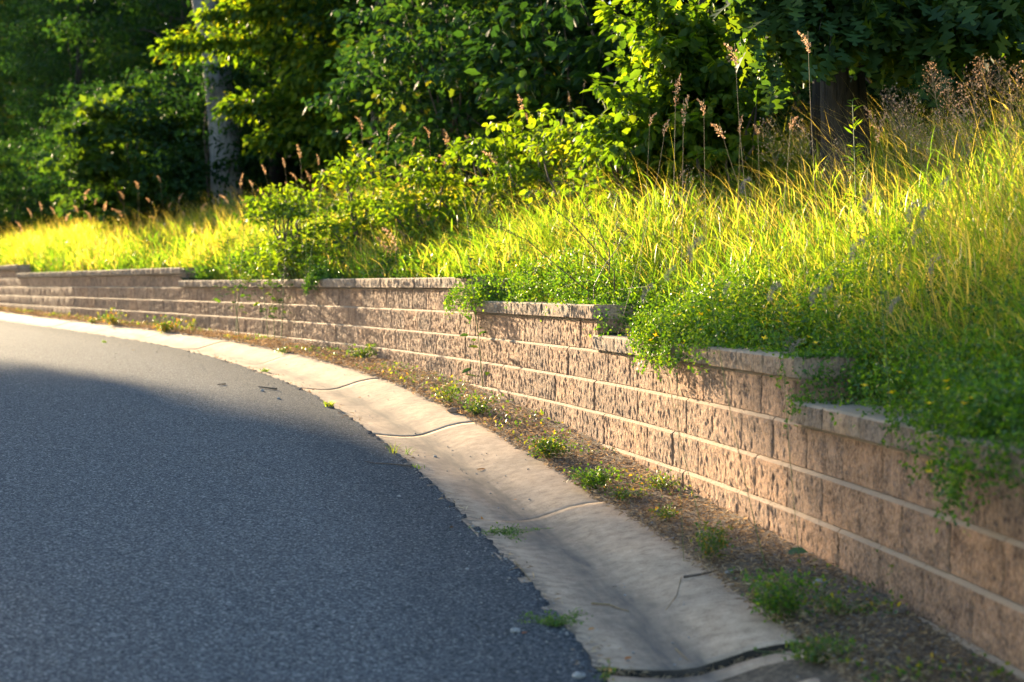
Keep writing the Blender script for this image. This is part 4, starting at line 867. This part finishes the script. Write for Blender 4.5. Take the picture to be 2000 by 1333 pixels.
# sparse tiny green ground cover through the litter
n = 4500; Y = 5.+(36-5)*rng.random(n)**1.4; m_ = (np.sin(Y*2.3)+np.sin(Y*5.1+1)) > .1; Y = Y[m_]; n = len(Y); t = rng.random(n)*.5+.03; x, y = pt(Y, t); P = np.stack([x, y, zb(Y)+.03+rng.random(n)*.04], 1)
V, F = leaf_geo(P, unit(rng.normal(size=(n, 3))), unit(rng.normal(size=(n, 3))*.6+np.array([0, 0, 1])), rng.uniform(.010, .022, n)*(1+Y/25), T_OVAL)
tag(link('ground_cover', mesh_np('ground_cover', V, F, M['weed'], np.repeat(rng.random(n), 7))), 'thin yellow-green creeping plants scattered through the dead litter', 'ground cover', kind='stuff')
# gravel and grit
def pebble_np(n, seed=0):
    r_ = np.random.default_rng(seed); u = unit(np.array([(1, 0, 0), (-1, 0, 0), (0, 1, 0), (0, -1, 0), (0, 0, 1), (0, 0, -1)], float)); f = np.array([(0, 2, 4), (2, 1, 4), (1, 3, 4), (3, 0, 4), (2, 0, 5), (1, 2, 5), (3, 1, 5), (0, 3, 5)]); return u, f
PU, PF = pebble_np(1)
def grit(name, P, s, mat, label):
    n = len(P); V = P[:, None]+PU[None]*s[:, None, None]*rng.uniform(.5, 1.2, (n, 6, 1))*np.array([1, 1, .6]); F = PF[None]+(np.arange(n)*6)[:, None, None]
    tag(link(name, mesh_np(name, V.reshape(-1, 3), F.reshape(-1, 3), mat)), label, 'grit', kind='stuff')
n = 2600; Y = 4+22*rng.random(n)**1.5; t = np.where(rng.random(n) < .55, rng.random(n)*.55, 1.3+rng.random(n)**2.5*3); kk = rng.random(n) < .10; t = np.where(kk, rng.uniform(.6, 1.25, n), t); x, y = pt(Y, t)
z = np.where(t < .56, zb(Y)+.028, zb(Y)-.046+.012*(t-1.27)); z = np.where(kk, zb(Y)+gut(t)+.002, z); z0_ = np.where(t < 1, zb(Y)+.028, zb(Y)-.046+.012*(t-1.27)); grit('grit', np.stack([x, y, z], 1), rng.uniform(.003, .009, n), M['stone'], 'loose grit scattered over the road edge and dirt strip')
def ico(name, r, mat, sq=(1, .8, .6), seed=0):
    import bmesh
    bm = bmesh.new(); bmesh.ops.create_icosphere(bm, subdivisions=2, radius=r)
    for v in bm.verts: v.co = Vector((v.co.x*sq[0], v.co.y*sq[1], v.co.z*sq[2]))*(1+.25*noise.noise(v.co*(1.5/r)+Vector((seed, 0, 0))))
    me = bpy.data.meshes.new(name); bm.to_mesh(me); bm.free(); me.materials.append(mat); return me
for i, (px, py, r, lab, m_) in enumerate([(779, 971, .013, 'small grey pebble on the asphalt below the twig', 'stone'), (1006, 1237, .020, 'dark rounded pebble on the asphalt left of the flat green mat', 'stone'), (1130, 1325, .022, 'grey pebble on the asphalt at the bottom edge', 'stone'),
        (912, 1114, .011, 'pale pebble alone on the asphalt in the lower middle', 'stone'), (1602, 1145, .03, 'grey stone half buried at the foot of the wall', 'stone'), (1425, 1122, .02, 'grey pebble in the dirt near the upright weed', 'stone'), (544, 780, .016, 'small grey pebble on the sunlit asphalt', 'stone'),
        (512, 765, .018, 'pebble beside the short bark piece on the far asphalt', 'stone'), (1200, 1147, .010, 'light pebble in the gutter bottom', 'stone_tan'), (850, 893, .012, 'pebble in the gutter beside the sunlit ripples', 'stone')]):
    g, _, _ = on_ground(px, py); o = link('pebble', ico('pebble', r, M[m_], seed=i)); o.location = g+Vector((0, 0, r*.35)); tag(o, lab, 'pebble')
g, _, _ = on_ground(887, 806); o = link('block_chip', ico('block_chip', .045, M['stone_tan'], (1.1, .6, .5), 5)); o.location = g+Vector((0, 0, .015)); tag(o, 'broken brown chunk lying at the back edge of the gutter', 'stone chip')
def stick(pix, r, name, label, mat='twig', cat='twig', lift=.004):
    P = []
    for x, y in pix: g, _, _ = on_ground(x, y); P.append(np.array(g)+np.array([0, 0, r+lift]))
    P = np.array(P); V, F = tube(P-P[0], np.linspace(r, r*.5, len(P)), 6); o = link(name, mesh_np(name, V, F, M[mat], smooth=True)); o.location = P[0]; tag(o, label, cat)
stick([(803, 914), (770, 910), (735, 908)], .006, 'twig', 'dark twig lying on the asphalt edge beside the gutter')
stick([(735, 908), (712, 904)], .003, 'twig', 'thin pale end of straw left of the dark twig')
stick([(540, 763), (505, 759)], .010, 'bark_piece', 'short brown bark piece on the far asphalt', cat='bark')
stick([(440, 753), (425, 754)], .008, 'bark_piece', 'smaller bark piece left of the short brown one', cat='bark')
stick([(1155, 1183), (1190, 1186), (1205, 1192), (1228, 1198)], .0045, 'dry_stalk', 'pale dry stalk lying in the bottom of the gutter', 'stem', 'stalk')
stick([(1330, 1132), (1322, 1165), (1300, 1195)], .002, 'dry_stalk', 'thin curved stem lying on the gutter slope', 'stem', 'stalk')
stick([(1335, 1132), (1365, 1128), (1400, 1120)], .006, 'root', 'twiggy root running from the dirt onto the gutter', 'twig', 'root')
stick([(1320, 1272), (1345, 1295)], .003, 'straw', 'pale straw lying across the wide gutter joint', 'stem', 'straw')
stick([(1005, 1100), (1030, 1130), (1045, 1150)], .004, 'dry_stalk', 'dry stalk along the ragged asphalt edge', 'stem', 'stalk')
stick([(1660, 1200), (1690, 1192), (1712, 1188)], .010, 'dry_leaf_curl', 'curled brown leaf on the dirt at the foot of the wall', 'stem', 'leaf')
def leaf1(px, py, size, rz, tilt, label, mat='orange_leaf', T=T_OVAL, lift=.01):
    g, _, _ = on_ground(px, py); o = link('fallen_leaf', tri_mesh('fallen_leaf', T, M[mat], random.random())); o.location = g+Vector((0, 0, lift)); o.scale = (size,)*3; o.rotation_euler = (tilt, -.2, rz); tag(o, label, 'leaf')
leaf1(1535, 1090, .10, -.5, .5, 'large yellow and brown leaf leaning at the foot of the wall', 'weed', lift=.02)
leaf1(940, 1018, .035, 1.4, .8, 'tan leaf standing on the asphalt edge above the green mat')
leaf1(878, 1036, .03, .8, .6, 'pale curled leaf on the asphalt left of the green mat', 'dry')
leaf1(1018, 1243, .025, .3, .1, 'orange leaf scrap beside the dark rounded pebble')
leaf1(1148, 1236, .03, .2, .2, 'orange leaf at the right end of the flat green mat')
leaf1(1220, 1295, .035, .6, .2, 'orange-brown leaf on the gutter below the wide joint')
leaf1(1003, 981, .022, .2, .2, 'tan leaf scrap on the second gutter joint')
leaf1(930, 922, .06, .1, .1, 'flat brown leaf in the gutter bottom in the sun')
leaf1(455, 664, .14, .6, .6, 'dark red leaf on the litter at the far left of the dirt strip')
leaf1(1030, 882, .04, .6, .4, 'orange leaf left of the yellow-green weed clump')
leaf1(962, 845, .05, .6, .3, 'dark orange leaf at the gutter edge below the middle of the wall')
leaf1(1570, 1268, .04, .6, .3, 'orange leaf on the dirt below the lush green weed')
leaf1(700, 780, .03, .6, .3, 'orange leaf scrap at the asphalt edge')
leaf1(257, 687, .05, .6, .2, 'small fallen leaf on the far asphalt edge', 'dry')
n = 700; Y = 4.6+14*rng.random(n)**1.2; t = 1.27+rng.normal(size=n)*.035+wob(Y, .01, 5.3); k = (np.sin(Y*3.7)+np.sin(Y*7.9)) > .2; Y, t = Y[k], t[k]; n = len(Y); x, y = pt(Y, t)
P = np.stack([x, y, zb(Y)-.045+rng.random(n)*.012], 1); V, F = leaf_geo(P, unit(rng.normal(size=(n, 3))*np.array([1, 1, .2])), unit(rng.normal(size=(n, 3))*.4+np.array([0, 0, 1])), rng.uniform(.015, .05, n), T_NARROW)
tag(link('edge_litter', mesh_np('edge_litter', V, F, M['dry'], np.repeat(rng.random(n), 4))), 'crumbs and dry scraps lodged along the asphalt edge', 'litter', kind='stuff')

n = 420; t = rng.uniform(.42, 1.3, n); Y = 5.66+rng.normal(size=n)*.012; x, y = pt(Y, t)
P = np.stack([x, y, zb(Y)+gut(t)-.035+rng.random(n)*.03*(t > 1.1)+rng.random(n)*.02], 1); V, F = leaf_geo(P, unit(rng.normal(size=(n, 3))*np.array([1, 1, .2])), unit(rng.normal(size=(n, 3))*.4+np.array([0, 0, 1])), rng.uniform(.012, .04, n), T_NARROW)
tag(link('joint_litter', mesh_np('joint_litter', V, F, M['dry'], np.repeat(rng.random(n)*.5, 4))), 'dead scraps packed into the wide open joint of the gutter', 'litter', kind='stuff')
